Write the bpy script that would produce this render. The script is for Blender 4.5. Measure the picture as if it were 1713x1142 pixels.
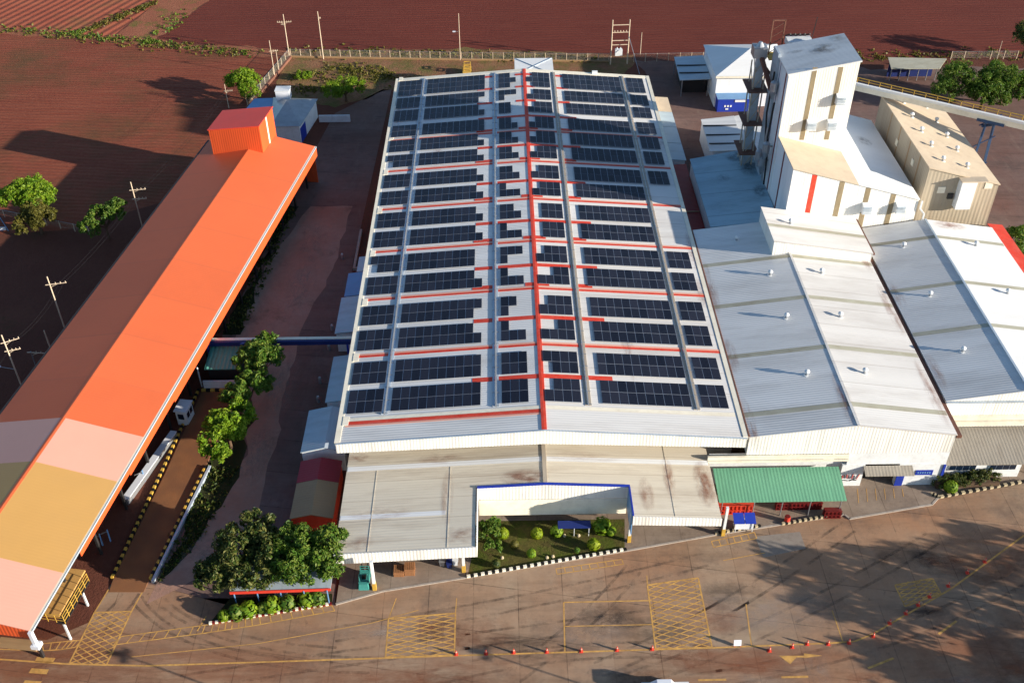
import bpy, math, random
from math import sin, cos, radians as RD, pi
from mathutils import Vector, Matrix
# ------------------------------------------------------------------ camera, sky, sun, exposure
for o in list(bpy.data.objects): bpy.data.objects.remove(o)
SC = bpy.context.scene; COL = SC.collection
YAW, PIT, ROLL, FPX, CAMX, CAMZ = .010164, .675875, -.007059, 1733.45, -4.823, 98.684
fw = Vector((sin(YAW)*cos(PIT), cos(YAW)*cos(PIT), -sin(PIT)))
r0 = Vector((cos(YAW), -sin(YAW), 0)); u0 = r0.cross(fw)
rt = cos(ROLL)*r0 + sin(ROLL)*u0; up = -sin(ROLL)*r0 + cos(ROLL)*u0
cam = bpy.data.cameras.new('camera'); cam.sensor_width = 36; cam.lens = FPX*36/1713
cam.clip_start = 1; cam.clip_end = 5000
co = bpy.data.objects.new('camera', cam); COL.objects.link(co); SC.camera = co
co.matrix_world = Matrix(((rt.x, up.x, -fw.x, CAMX), (rt.y, up.y, -fw.y, 0), (rt.z, up.z, -fw.z, CAMZ), (0, 0, 0, 1)))
SUNV = Vector((.932, -.363, .257)).normalized()
elev = math.asin(SUNV.z); az = math.atan2(SUNV.x, SUNV.y)
w = bpy.data.worlds.new("World"); SC.world = w; w.use_nodes = True
nt = w.node_tree; bg = nt.nodes['Background']; sk = nt.nodes.new('ShaderNodeTexSky'); sk.sky_type = 'NISHITA'
sk.sun_disc = False; sk.sun_elevation = elev; sk.sun_rotation = az; sk.air_density = 1.0; sk.dust_density = .6; sk.ozone_density = 3.0
nt.links.new(sk.outputs[0], bg.inputs[0]); bg.inputs[1].default_value = .09
sl = bpy.data.lights.new('sun', 'SUN'); sl.energy = 5.0; sl.angle = RD(.5); sl.color = (1, .91, .78)
so = bpy.data.objects.new('sun', sl); COL.objects.link(so); so.rotation_euler = SUNV.to_track_quat('Z', 'Y').to_euler()
SC.view_settings.view_transform = 'Standard'; SC.view_settings.look = 'None'
SC.view_settings.exposure = 1.04; SC.view_settings.gamma = 1

# ------------------------------------------------------------------ helpers
def at(px, py, z=0.0):        # survey point: photograph pixel on the horizontal plane of height z
    d = rt*((px-856.5)/FPX) - up*((py-571)/FPX) + fw
    t = (z-CAMZ)/d.z
    return Vector((CAMX+d.x*t, d.y*t, z))
def lin(c): return tuple((v/12.92 if v <= .04045 else ((v+.055)/1.055)**2.4) for v in c)
WP = {}                        # world origin of things
class MB:
    def __init__(s): s.v = []; s.f = []; s.m = []
    def face(s, pts, mi=0):
        n = len(s.v); s.v += [tuple(p) for p in pts]; s.f.append(tuple(range(n, n+len(pts)))); s.m.append(mi); return s
    def hexa(s, b, t, mi=0):   # b,t: 4 bottom and 4 top points, same ccw order
        n = len(s.v); s.v += [tuple(p) for p in b] + [tuple(p) for p in t]
        for f in ((3,2,1,0),(4,5,6,7),(0,1,5,4),(1,2,6,5),(2,3,7,6),(3,0,4,7)):
            s.f.append(tuple(n+i for i in f)); s.m.append(mi)
        return s
    def box(s, x0, x1, y0, y1, z0, z1, mi=0):
        c = [(x0,y0),(x1,y0),(x1,y1),(x0,y1)]
        return s.hexa([(a,b,z0) for a,b in c], [(a,b,z1) for a,b in c], mi)
    def slab(s, pts, t, mi=0): return s.hexa([(p[0],p[1],p[2]-t) for p in pts], pts, mi)
    def prism(s, poly, z0, z1, mi=0):
        n = len(s.v); k = len(poly)
        s.v += [(p[0],p[1],z0) for p in poly] + [(p[0],p[1],z1) for p in poly]
        s.f.append(tuple(n+i for i in reversed(range(k)))); s.m.append(mi)
        s.f.append(tuple(n+k+i for i in range(k))); s.m.append(mi)
        for i in range(k):
            j = (i+1) % k; s.f.append((n+i, n+j, n+k+j, n+k+i)); s.m.append(mi)
        return s
    def cyl(s, p, q, r, r2=None, n=8, mi=0):
        p = Vector(p); q = Vector(q); r2 = r if r2 is None else r2; d = (q-p).normalized()
        a = d.orthogonal().normalized(); b = d.cross(a); k = len(s.v)
        for c, rr in ((p, r), (q, r2)):
            for i in range(n):
                t = 2*pi*i/n; s.v.append(tuple(c + a*cos(t)*rr + b*sin(t)*rr))
        for i in range(n):
            j = (i+1) % n; s.f.append((k+i, k+j, k+n+j, k+n+i)); s.m.append(mi)
        s.f.append(tuple(k+i for i in reversed(range(n)))); s.m.append(mi)
        s.f.append(tuple(k+n+i for i in range(n))); s.m.append(mi); return s
    def bar(s, p, q, w=.1, mi=0): return s.cyl(p, q, w*.62, n=4, mi=mi)
    def rot(s, ang, c):        # rotate all points about a vertical axis through c
        ca, sa = cos(ang), sin(ang)
        s.v = [(c[0]+(x-c[0])*ca-(y-c[1])*sa, c[1]+(x-c[0])*sa+(y-c[1])*ca, z) for x, y, z in s.v]; return s
    def build(s, name, mat, parent=None, local=False):
        me = bpy.data.meshes.new(name); vs = s.v
        if parent is not None and not local:
            o0 = WP.get(parent.name, Vector()); vs = [(a-o0.x, b-o0.y, c-o0.z) for a, b, c in vs]
        me.from_pydata(vs, [], s.f)
        for m in (mat if isinstance(mat, (list, tuple)) else [mat]): me.materials.append(m)
        me.polygons.foreach_set('material_index', s.m); me.update()
        o = bpy.data.objects.new(name, me); COL.objects.link(o)
        if parent is not None: o.parent = parent; WP[o.name] = WP.get(parent.name, Vector())
        return o
def tag(o, label, cat, group=None, kind=None):
    if label: o['label'] = label
    if cat: o['category'] = cat
    if group: o['group'] = group
    if kind: o['kind'] = kind
    return o
def thing(name, label, cat, loc=(0,0,0), group=None, rz=0):
    o = bpy.data.objects.new(name, None); COL.objects.link(o); o.location = loc; o.rotation_euler = (0,0,rz)
    o.empty_display_size = .5; WP[o.name] = Vector(loc); return tag(o, label, cat, group)
def dup(root, loc, label, rz=None):
    r = root.copy(); COL.objects.link(r); r.location = loc; r['label'] = label
    if rz is not None: r.rotation_euler = (0,0,rz)
    for ch in list(root.children):
        c = ch.copy(); COL.objects.link(c); c.parent = r
        for g in list(ch.children):
            d = g.copy(); COL.objects.link(d); d.parent = c
    return r
def struct(mb, name, mat): o = mb.build(name, mat); o['kind'] = 'structure'; return o
ORD = ['first','second','third','fourth','fifth','sixth','seventh','eighth','ninth','tenth','eleventh','twelfth',
       'thirteenth','fourteenth','fifteenth','sixteenth','seventeenth','eighteenth','nineteenth','twentieth','twenty-first']

# ------------------------------------------------------------------ materials
def N(t, k, **kw):
    n = t.nodes.new(k)
    for a, b in kw.items(): setattr(n, a, b)
    return n
def mixc(t, fac, a, b, mode='MIX'):
    n = N(t, 'ShaderNodeMix', data_type='RGBA', blend_type=mode)
    for i, v in ((0, fac), (6, a), (7, b)):
        if hasattr(v, 'links'): t.links.new(v, n.inputs[i])
        else: n.inputs[i].default_value = v if i == 0 else (*v[:3], 1)
    return n.outputs[2]
def noise(t, vec, scale, detail=4, rough=.6, lo=.35, hi=.65):
    n = N(t, 'ShaderNodeTexNoise'); n.inputs['Scale'].default_value = scale; n.inputs['Detail'].default_value = detail
    n.inputs['Roughness'].default_value = rough; t.links.new(vec, n.inputs['Vector'])
    m = N(t, 'ShaderNodeMapRange'); m.inputs[1].default_value = lo; m.inputs[2].default_value = hi
    t.links.new(n.outputs[0], m.inputs[0]); return m.outputs[0]
def scaled(t, vec, s):
    n = N(t, 'ShaderNodeVectorMath', operation='MULTIPLY'); t.links.new(vec, n.inputs[0]); n.inputs[1].default_value = s; return n.outputs[0]
def math_(t, op, a, b=None):
    n = N(t, 'ShaderNodeMath', operation=op)
    for i, v in ((0, a), (1, b)):
        if v is None: continue
        if hasattr(v, 'links'): t.links.new(v, n.inputs[i])
        else: n.inputs[i].default_value = v
    return n.outputs[0]
def start(name, rough, metal=0):
    m = bpy.data.materials.new(name); m.use_nodes = True; t = m.node_tree; b = t.nodes['Principled BSDF']
    b.inputs['Roughness'].default_value = rough; b.inputs['Metallic'].default_value = metal
    tc = N(t, 'ShaderNodeTexCoord'); return m, t, b, tc.outputs['Object']
def bump(t, b, h, dist, strength=1):
    n = N(t, 'ShaderNodeBump'); n.inputs['Distance'].default_value = dist; n.inputs['Strength'].default_value = strength
    t.links.new(h, n.inputs['Height']); t.links.new(n.outputs[0], b.inputs['Normal'])
def paint(name, c, rough=.5, var=.12, dirt=None, amt=.3, sc=.35, ribs=None, stretch=(1,1,1), metal=0, sheet=None, spec=.35):
    """painted / metal / plaster surface. ribs=(direction, period, depth). sheet=(direction, period): lap joints between sheets."""
    m, t, b, v = start(name, rough, metal); c = lin(c); b.inputs['Specular IOR Level'].default_value = spec
    v2 = scaled(t, v, stretch)
    col = mixc(t, noise(t, v2, sc, 5, .65, .3, .7), tuple(x*(1-var) for x in c), tuple(min(1, x*(1+var)) for x in c))
    if dirt:
        d = noise(t, v2, sc*2.3, 8, .7, .48, .78); col = mixc(t, math_(t, 'MULTIPLY', d, amt), col, lin(dirt))
        d2 = noise(t, v2, sc*.4, 4, .6, .45, .8); col = mixc(t, math_(t, 'MULTIPLY', d2, amt*.7), col, lin(dirt))
    if sheet:
        dn = N(t, 'ShaderNodeVectorMath', operation='DOT_PRODUCT'); t.links.new(v, dn.inputs[0]); dn.inputs[1].default_value = sheet[0]
        fr = math_(t, 'FRACT', math_(t, 'DIVIDE', dn.outputs['Value'], sheet[1]))
        ln = math_(t, 'LESS_THAN', fr, .035)
        col = mixc(t, math_(t, 'MULTIPLY', ln, .35), col, lin(dirt or (.4,.38,.35)))
        wn = N(t, 'ShaderNodeTexWhiteNoise', noise_dimensions='1D')
        t.links.new(math_(t, 'FLOOR', math_(t, 'DIVIDE', dn.outputs['Value'], sheet[1])), wn.inputs['W'])
        col = mixc(t, math_(t, 'MULTIPLY', wn.outputs['Value'], .16), col, tuple(x*.6 for x in c))
    t.links.new(col, b.inputs['Base Color'])
    if ribs:
        dn = N(t, 'ShaderNodeVectorMath', operation='DOT_PRODUCT'); t.links.new(v, dn.inputs[0]); dn.inputs[1].default_value = ribs[0]
        s_ = math_(t, 'SINE', math_(t, 'MULTIPLY', dn.outputs['Value'], 2*pi/ribs[1]))
        s_ = s_
        bump(t, b, s_, ribs[2])
    return m
def soil(name, c1, c2, c3=None, sc=.05, rows=None, rough=.95, fine=1.5, bd=.06, green=None, gth=(.56,.72), joints=None):
    m, t, b, v = start(name, rough); b.inputs['Specular IOR Level'].default_value = .15
    col = mixc(t, noise(t, v, sc, 6, .65, .35, .65), lin(c1), lin(c2))
    col = mixc(t, math_(t, 'MULTIPLY', noise(t, v, fine, 6, .7, .35, .7), .45), col, lin(c3 or c1))
    h = noise(t, v, fine*2, 6, .7, .2, .8)
    if rows:
        d = Vector(rows[0]); dn = N(t, 'ShaderNodeVectorMath', operation='DOT_PRODUCT')
        nz = N(t, 'ShaderNodeTexNoise'); nz.inputs['Scale'].default_value = .08; t.links.new(v, nz.inputs['Vector'])
        ad = N(t, 'ShaderNodeVectorMath', operation='ADD'); t.links.new(v, ad.inputs[0]); t.links.new(scaled(t, nz.outputs['Color'], (rows[3],)*3), ad.inputs[1])
        t.links.new(ad.outputs[0], dn.inputs[0]); dn.inputs[1].default_value = d
        s_ = math_(t, 'SINE', math_(t, 'MULTIPLY', dn.outputs['Value'], 2*pi/rows[1]))
        h = math_(t, 'ADD', math_(t, 'MULTIPLY', s_, rows[2]), math_(t, 'MULTIPLY', h, .5))
        br = noise(t, scaled(t, v, (.15, 1.4, 1)), .5, 5, .7, .42, .7)
        col = mixc(t, math_(t, 'MULTIPLY', br, .4), col, lin(c3 or c2))
    if green:
        col = mixc(t, math_(t, 'MULTIPLY', noise(t, v, sc*1.7, 9, .75, *gth), .8), col, lin(green))
    if joints:
        for dv, per, off in joints:
            dn = N(t, 'ShaderNodeVectorMath', operation='DOT_PRODUCT'); t.links.new(v, dn.inputs[0]); dn.inputs[1].default_value = dv
            q = math_(t, 'DIVIDE', math_(t, 'ADD', dn.outputs['Value'], off), per)
            ln = math_(t, 'LESS_THAN', math_(t, 'FRACT', q), .11/per)
            jn = noise(t, v, .22, 5, .7, .35, .6)
            col = mixc(t, math_(t, 'MULTIPLY', math_(t, 'MULTIPLY', ln, jn), .6), col, lin((.18,.14,.12)))
            wn = N(t, 'ShaderNodeTexWhiteNoise', noise_dimensions='1D'); t.links.new(math_(t, 'FLOOR', q), wn.inputs['W'])
            col = mixc(t, math_(t, 'MULTIPLY', wn.outputs['Value'], .22), col, tuple(x*.5 for x in lin(c2)))
        st = noise(t, scaled(t, v, (.12, 1.1, 1)), .35, 6, .7, .48, .8)
        col = mixc(t, math_(t, 'MULTIPLY', st, .5), col, lin((.27,.22,.19)))
        st = noise(t, v, .11, 9, .8, .5, .7)
        col = mixc(t, math_(t, 'MULTIPLY', st, .55), col, lin((.30,.27,.26)))
        st = noise(t, scaled(t, v, (1.7, 1, 1)), .5, 10, .85, .56, .7)
        col = mixc(t, math_(t, 'MULTIPLY', st, .6), col, lin((.24,.19,.17)))
        st = noise(t, scaled(t, v, (1, .2, 1)), .5, 6, .7, .55, .9)
        col = mixc(t, math_(t, 'MULTIPLY', st, .4), col, lin((.62,.55,.48)))
    t.links.new(col, b.inputs['Base Color']); bump(t, b, h, bd); return m
def leafmat(name, c1, c2, c3):
    m, t, b, v = start(name, .55); g = N(t, 'ShaderNodeNewGeometry')
    col = mixc(t, noise(t, v, .55, 3, .6, .35, .65), lin(c1), lin(c2))
    col = mixc(t, math_(t, 'MULTIPLY', math_(t, 'POWER', g.outputs['Random Per Island'], 2.0), .75), col, lin(c3))
    t.links.new(col, b.inputs['Base Color']); b.inputs['Specular IOR Level'].default_value = .3
    tr = N(t, 'ShaderNodeBsdfTranslucent'); t.links.new(col, tr.inputs[0]); ms = N(t, 'ShaderNodeMixShader'); ms.inputs[0].default_value = .35
    out = t.nodes['Material Output']; t.links.new(b.outputs[0], ms.inputs[1]); t.links.new(tr.outputs[0], ms.inputs[2]); t.links.new(ms.outputs[0], out.inputs[0]); return m
RX = (0,1,0)
M = {}
M['roof_white'] = paint('white roof sheet', (.86,.85,.83), .42, .07, (.52,.46,.40), .42, .12, (RX,.42,.009), (.15,1,1), sheet=(RX,4.1))
M['roof_grey_shade'] = paint('grey roof sheet', (.84,.84,.83), .40, .09, (.50,.47,.44), .42, .15, (RX,.42,.013), (.12,1,1))  # white sheet greyed for slopes shaded from the sun; also plain grey roofs
M['roof_clean'] = paint('clean white roof sheet', (.88,.88,.87), .42, .05, (.6,.57,.52), .15, .12, (RX,.42,.006), (.15,1,1))
M['roof_worn'] = paint('weathered roof sheet', (.84,.80,.72), .55, .09, (.52,.42,.32), .55, .2, (RX,.42,.005), (.12,1,1), sheet=(RX,3.2))
M['roof_y'] = paint('roof sheet ribs to front', (.58,.55,.50), .5, .12, (.38,.33,.28), .4, .25, ((1,0,0),.42,.006), (1,.15,1))
M['lean'] = paint('cool grey lean-to sheet', (.68,.74,.77), .5, .1, (.40,.40,.40), .35, .2, (RX,.42,.005), (.3,1,1))
M['slate'] = paint('pale blue grey roof sheet', (.60,.72,.77), .5, .08, (.32,.33,.36), .45, .16, (RX,.5,.006), (.3,1,1), sheet=(RX,7.0))
M['wall_white'] = paint('white wall cladding', (.92,.91,.88), .5, .05, (.60,.53,.44), .35, .3, ((1,1,0),.4,.008), (1,1,.12))
M['wall_side'] = paint('white side cladding', (.88,.89,.90), .5, .06, (.5,.48,.46), .25, .3, ((0,1,0),.5,.006), (1,1,.12))
M['wall_plain'] = paint('white plaster', (.86,.87,.87), .7, .06, (.5,.45,.4), .3, .6)
M['cream'] = paint('cream trim', (.90,.87,.79), .5, .06, (.60,.52,.42), .3, .5)
M['beige_roof'] = paint('beige roof sheet', (.78,.71,.61), .55, .07, (.55,.45,.36), .25, .3, (RX,.42,.004))
M['beige_wall'] = paint('beige cladding', (.66,.61,.53), .55, .08, (.45,.36,.27), .35, .35, ((1,1,0),.6,.010), (1,1,.1))
M['brown_strip'] = paint('fibreglass strip', (.57,.51,.40), .6, .15, (.36,.30,.22), .5, .8, None, (1,1,.3))
M['dull_strip'] = paint('dull skylight strip', (.66,.65,.58), .6, .12, (.48,.42,.3), .5, .5, None, (.4,1,1))
M['red'] = paint('red paint', (.80,.23,.14), .5, .12, (.85,.5,.42), .35, .7)
M['red_roof'] = paint('dark red roof sheet', (.55,.16,.13), .5, .1, (.32,.14,.12), .3, .3, (RX,.42,.008))
M['dark_red'] = paint('dark red trim', (.42,.10,.10), .5, .1)
M['orange'] = paint('orange roof sheet', (.83,.40,.235), .55, .05, (.74,.37,.24), .4, .06, (RX,.42,.003), (1,1,1), spec=.3, sheet=(RX,9.3))
M['orange_wall'] = paint('orange cladding', (.84,.34,.17), .5, .07, (.7,.25,.12), .3, .3, ((1,1,0),.42,.008), (1,1,.2))
M['pink'] = paint('faded pink roof sheet', (.86,.62,.54), .38, .04, (.82,.62,.52), .25, .08, (RX,.42,.002), spec=.3)
M['yellow_roof'] = paint('ochre roof sheet', (.74,.57,.33), .42, .04, (.70,.55,.35), .3, .08, (RX,.42,.002), spec=.3)
M['shade_red'] = paint('shade-reddened orange roof sheet', (.88,.28,.22), .5, .05, (.75,.3,.25), .3, .2, (RX,.42,.005))  # orange sheet painted redder for the low light on the head roof
M['burg'] = paint('burgundy roof sheet', (.58,.14,.18), .5, .08, None, .2, .3, (RX,.42,.005))
M['tan'] = paint('tan roof sheet', (.62,.50,.36), .55, .08, (.5,.4,.3), .3, .3, (RX,.42,.005))
M['green_roof'] = paint('green roof sheet', (.40,.62,.49), .55, .12, (.32,.48,.40), .5, .25, ((1,0,0),.42,.006), (1,.2,1))
M['teal_roof'] = paint('teal roof sheet', (.32,.58,.52), .5, .08, (.2,.4,.36), .3, .3, ((1,0,0),.6,.03))
M['blue'] = paint('blue paint', (.12,.22,.62), .5, .1, (.1,.14,.35), .3, .5)
M['navy'] = paint('navy paint', (.10,.16,.38), .5, .1)
M['sky_blue'] = paint('light blue paint', (.42,.58,.74), .5, .1)
M['gutter'] = paint('grey gutter', (.72,.77,.81), .4, .1, (.4,.38,.36), .4, .3, None, (1,.1,1), .3)
M['tray'] = paint('brownish cable tray', (.70,.65,.58), .5, .12, (.45,.38,.3), .45, .3, None, (1,.1,1))
M['dark'] = paint('dark steel', (.16,.15,.15), .6, .15)
M['rust'] = paint('rusty steel', (.45,.30,.24), .7, .2, (.28,.17,.12), .5, .8)
M['steel'] = paint('galvanised steel', (.66,.67,.68), .35, .1, (.4,.4,.4), .3, .5, metal=.6)
M['concrete'] = paint('concrete', (.62,.58,.54), .85, .12, (.42,.33,.27), .5, .7)
M['pole'] = paint('pale concrete pole', (.80,.72,.62), .8, .1, (.6,.5,.4), .3, .6)
M['yellow'] = paint('yellow paint', (.78,.62,.25), .6, .12, (.48,.38,.24), .55, 1.5)
M['black'] = paint('black paint', (.06,.06,.06), .6, .1)
M['wood'] = paint('pallet wood', (.62,.43,.28), .8, .15, (.4,.27,.18), .5, 2)
M['tyre'] = paint('tyre rubber', (.05,.05,.05), .85, .1)
M['glass'] = paint('dark window glass', (.08,.13,.20), .12, .1, spec=.6)
M['teal'] = paint('teal forklift paint', (.25,.55,.52), .45, .1, (.15,.3,.28), .3, 2)
M['truck_white'] = paint('white car paint', (.85,.86,.88), .25, .02, spec=.6)
M['cone_red'] = paint('cone plastic', (.80,.24,.18), .5, .05)
M['line'] = paint('worn yellow line paint', (.84,.64,.34), .85, .12, (.60,.46,.32), .6, 1.6)
_t = M['line'].node_tree; _v = N(_t, 'ShaderNodeTexCoord').outputs['Object']
_t.links.new(math_(_t, 'ADD', math_(_t, 'MULTIPLY', noise(_t, _v, .7, 7, .75, .34, .60), .5), .48), _t.nodes['Principled BSDF'].inputs['Alpha'])
M['patch'] = paint('grey concrete patch', (.54,.50,.46), .9, .1, (.42,.36,.31), .6, .6)
M['bark'] = paint('bark', (.36,.28,.21), .9, .2, (.2,.15,.1), .5, 3)
M['stone'] = paint('garden stone', (.70,.64,.52), .85, .15, (.45,.38,.3), .5, 2)
M['trestle'] = paint('weathered shade-dark blue steel', (.17,.28,.42), .6, .15, (.3,.25,.2), .4, 1)  # blue darkened for the shade the trestle stands in, plus dirt
# solar glass with fine cell lines
def solar():
    m, t, b, v = start('solar glass', .3); b.inputs['Specular IOR Level'].default_value = .18
    oi = N(t, 'ShaderNodeObjectInfo')
    col = mixc(t, oi.outputs['Random'], (.005,.007,.015), (.019,.021,.034))
    sx = N(t, 'ShaderNodeSeparateXYZ'); t.links.new(v, sx.inputs[0])
    for o_, per in ((sx.outputs[0], .18), (sx.outputs[1], .18)):
        f = math_(t, 'LESS_THAN', math_(t, 'FRACT', math_(t, 'DIVIDE', o_, per)), .07)
        col = mixc(t, math_(t, 'MULTIPLY', f, .35), col, (.08,.09,.12))
    t.links.new(col, b.inputs['Base Color']); return m
M['solar'] = solar(); M['frame'] = paint('aluminium panel frame', (.62,.65,.70), .4, .05, metal=.4)
def chain():
    m, t, b, v = start('chain link mesh', .6); b.inputs['Base Color'].default_value = (.30,.28,.22,1)
    a = noise(t, v, 6, 2, .5, .4, .6); t.links.new(math_(t, 'MULTIPLY', a, .38), b.inputs['Alpha']); return m
M['chain'] = chain()
LF = {'bright': leafmat('bright leaves', (.30,.46,.08), (.44,.56,.10), (.60,.66,.18)),
      'mid': leafmat('mid leaves', (.20,.34,.08), (.30,.44,.11), (.54,.58,.24)),
      'dark': leafmat('dark leaves', (.12,.21,.07), (.22,.31,.10), (.55,.53,.28)),
      'olive': leafmat('olive leaves', (.28,.28,.10), (.36,.36,.13), (.50,.46,.20)),
      'lime': leafmat('lime leaves', (.42,.52,.06), (.50,.58,.08), (.60,.62,.14))}

def soot_mat(name, c, noise_s=1.6):
    m, t, b, v = start(name, .9); b.inputs['Base Color'].default_value = (*lin(c),1)
    oi = N(t, 'ShaderNodeObjectInfo'); ln_ = N(t, 'ShaderNodeVectorMath', operation='LENGTH'); t.links.new(v, ln_.inputs[0])
    ad = N(t, 'ShaderNodeVectorMath', operation='ADD'); t.links.new(v, ad.inputs[0]); t.links.new(oi.outputs['Location'], ad.inputs[1])
    f = math_(t, 'SUBTRACT', 1.0, ln_.outputs['Value']); f = math_(t, 'MAXIMUM', f, 0.0)
    a = math_(t, 'MULTIPLY', math_(t, 'POWER', f, .7), noise(t, ad.outputs[0], noise_s, 8, .75, .40, .66))
    sp = N(t, 'ShaderNodeSeparateColor'); t.links.new(oi.outputs['Color'], sp.inputs[0])
    t.links.new(math_(t, 'MULTIPLY', a, sp.outputs[0]), b.inputs['Alpha']); return m
M['soot'] = soot_mat('soot stain', (.16,.13,.12)); M['rust_stain'] = soot_mat('rust stain', (.52,.30,.20)); M['oil'] = soot_mat('oil stain', (.17,.14,.13), 1.0); M['dust'] = soot_mat('pale dust', (.66,.58,.52), 1.0); M['reddust'] = soot_mat('red dust', (.58,.34,.22), 1.0)
SOOT = {}
def soot(p, rx, ry, parent, tilt=0, a=.8, mat='soot', nm='stain', kind=None):
    if mat not in SOOT: SOOT[mat] = MB().face([(-1,-1,0),(1,-1,0),(1,1,0),(-1,1,0)]).build(nm, M[mat]); o = SOOT[mat]
    else: o = SOOT[mat].copy(); COL.objects.link(o); o.name = nm
    o.scale = (rx,ry,1); o.rotation_euler = (0,tilt,0); o.color = (a,a,a,1)
    if parent is not None: o.parent = parent; o.location = Vector(p)-WP[parent.name]
    else: o.location = p
    if kind: o['kind'] = kind
    return o
# ------------------------------------------------------------------ ground, fields, roads
def sheet(name, pts, mat, z, jit=0):
    q = []; R = random.Random(len(name))
    for i, a in enumerate(pts):
        c = pts[(i+1) % len(pts)]; L = math.dist(a[:2], c[:2]); n = max(1, int(L/1.6)) if jit and L < 300 else 1; w_ = 0
        for k in range(n):
            w_ = w_*.6+R.gauss(0, jit*.6) if k else 0
            f = k/n; nx, ny = -(c[1]-a[1])/max(L,.01), (c[0]-a[0])/max(L,.01)
            q.append((a[0]+(c[0]-a[0])*f+nx*w_, a[1]+(c[1]-a[1])*f+ny*w_, z))
    return struct(MB().face(q), name, mat)
def P(*q): return [at(*a) for a in q]
S = {}
S['ground'] = soil('red brown ground', (.36,.20,.16), (.44,.27,.21), (.30,.19,.15), .03, green=(.22,.24,.12), gth=(.58,.72))
rdir = (at(279,8)-at(188,61)).normalized(); rperp = (-rdir.y, rdir.x, 0)
S['field_near'] = soil('ploughed field', (.42,.19,.14), (.51,.25,.18), (.58,.36,.27), .022, ((.10,.995,0), 1.25, .33, 2.6), green=(.33,.27,.17), gth=(.48,.7), bd=.10)
S['field_left'] = soil('striped field', (.53,.25,.19), (.60,.31,.23), (.68,.42,.31), .03, (rperp, 2.3, .9, .6), green=(.42,.36,.22), gth=(.52,.74))
S['field_far'] = soil('dark ploughed field', (.34,.145,.12), (.41,.185,.145), (.46,.25,.20), .014, ((.02,1,0), 1.5, .35, 2.4), bd=.10)
S['track'] = soil('dirt track', (.56,.31,.24), (.60,.37,.28), (.50,.38,.26), .1, green=(.36,.38,.16), gth=(.52,.62))
S['yard'] = soil('dusty concrete yard', (.66,.59,.50), (.66,.49,.37), (.52,.42,.34), .035, fine=.7, bd=.012, rough=.85,
                 joints=[((1,0,0),5.2,3.6), ((.17,.985,0),6.4,2.0)])
S['lane'] = soil('gravel lane', (.66,.56,.50), (.60,.44,.37), (.52,.42,.37), .07, fine=1.2, bd=.03, green=(.22,.21,.17), gth=(.55,.75))
S['lane2'] = soil('concrete lane', (.50,.42,.39), (.48,.35,.31), (.40,.31,.28), .06, fine=1, bd=.01, joints=[((.15,.99,0),6,0)])
S['verge'] = soil('grassy verge', (.40,.34,.17), (.46,.36,.24), (.36,.40,.18), .12, fine=.8, bd=.08, green=(.27,.36,.12), gth=(.42,.66))
S['grass'] = soil('dark lawn', (.16,.19,.10), (.22,.22,.12), (.13,.15,.08), .2, fine=1.5, bd=.08)
S['garden'] = soil('garden lawn', (.30,.27,.15), (.36,.34,.16), (.24,.20,.13), .25, fine=1.5, bd=.08, green=(.28,.33,.10), gth=(.45,.6))
S['pave'] = soil('walkway concrete', (.62,.56,.50), (.55,.48,.42), (.46,.39,.34), .12, fine=1.0, bd=.01, joints=[((1,0,0),4.4,1)])
S['sandy'] = soil('sandy rubble', (.52,.36,.26), (.46,.28,.20), (.60,.50,.38), .12, fine=1.2, bd=.12, green=(.34,.36,.17), gth=(.44,.62))
S['weigh'] = soil('rusty weighbridge deck', (.45,.31,.22), (.56,.38,.24), (.36,.24,.18), .3, fine=1.2, bd=.01)
struct(MB().face([(-1200,-500,0),(1200,-500,0),(1200,2500,0),(-1200,2500,0)]), 'ground', S['ground'])
sheet('ploughed_field', P((-260,56),(0,56),(200,72),(430,95),(487,97),(430,160),(300,330),(110,385),(-150,400),(-700,460)), S['field_near'], .004)
sheet('striped_field', P((-1200,-110),(400,-110),(262,4),(187,62),(0,47),(-900,18)), S['field_left'], .004)
sheet('far_field', P((420,-110),(3200,-110),(2600,85),(1713,97),(1300,99),(800,82),(490,84),(300,72),(262,66),(350,2)), S['field_far'], .004)
sheet('dirt_track', P((-300,44),(0,47),(187,62),(262,4),(400,-110),(420,-110),(350,2),(262,66),(300,72),(490,84),(487,97),(430,95),(200,72),(0,56),(-300,50)), S['track'], .006, .6)
sheet('back_verge', P((487,84),(800,83),(1060,92),(1062,104),(1040,135),(655,150),(560,180),(455,165)), S['sandy'], .008, .8)
# small grass and weed tufts: uncountable, one object each
def tufts(name, areas, n, mat, seed, s=(.12,.42)):
    R = random.Random(seed); mb = MB()
    for k in range(n):
        a = R.choice(areas); u, v = R.random(), R.random()
        p = (at(*a[0])*(1-u)+at(*a[1])*u)*(1-v)+(at(*a[3])*(1-u)+at(*a[2])*u)*v if len(a) == 4 else at(*a[0]).lerp(at(*a[1]), u)+Vector((R.gauss(0,1),R.gauss(0,1.0),0))*a[2]
        for j in range(5):
            q = p+Vector((R.gauss(0,.35),R.gauss(0,.35),0)); h = R.uniform(*s); an = R.uniform(0,pi); d = Vector((cos(an),sin(an),0))*h*.6
            lean = Vector((R.gauss(0,.25),R.gauss(0,.25),1)).normalized()*h
            mb.face([q-d, q+d, q+d*.6+lean, q-d*.6+lean])
    return tag(mb.build(name, mat), None, None, kind='stuff')
tufts('weeds', [((0,46),(215,68),1.1),((90,55),(215,68),1.2),((100,54),(135,58),1.3),((225,70),(430,92),1.0),((262,60),(305,22),1.6),((240,68),(275,72),1.2)], 260, LF['mid'], 3)
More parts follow.
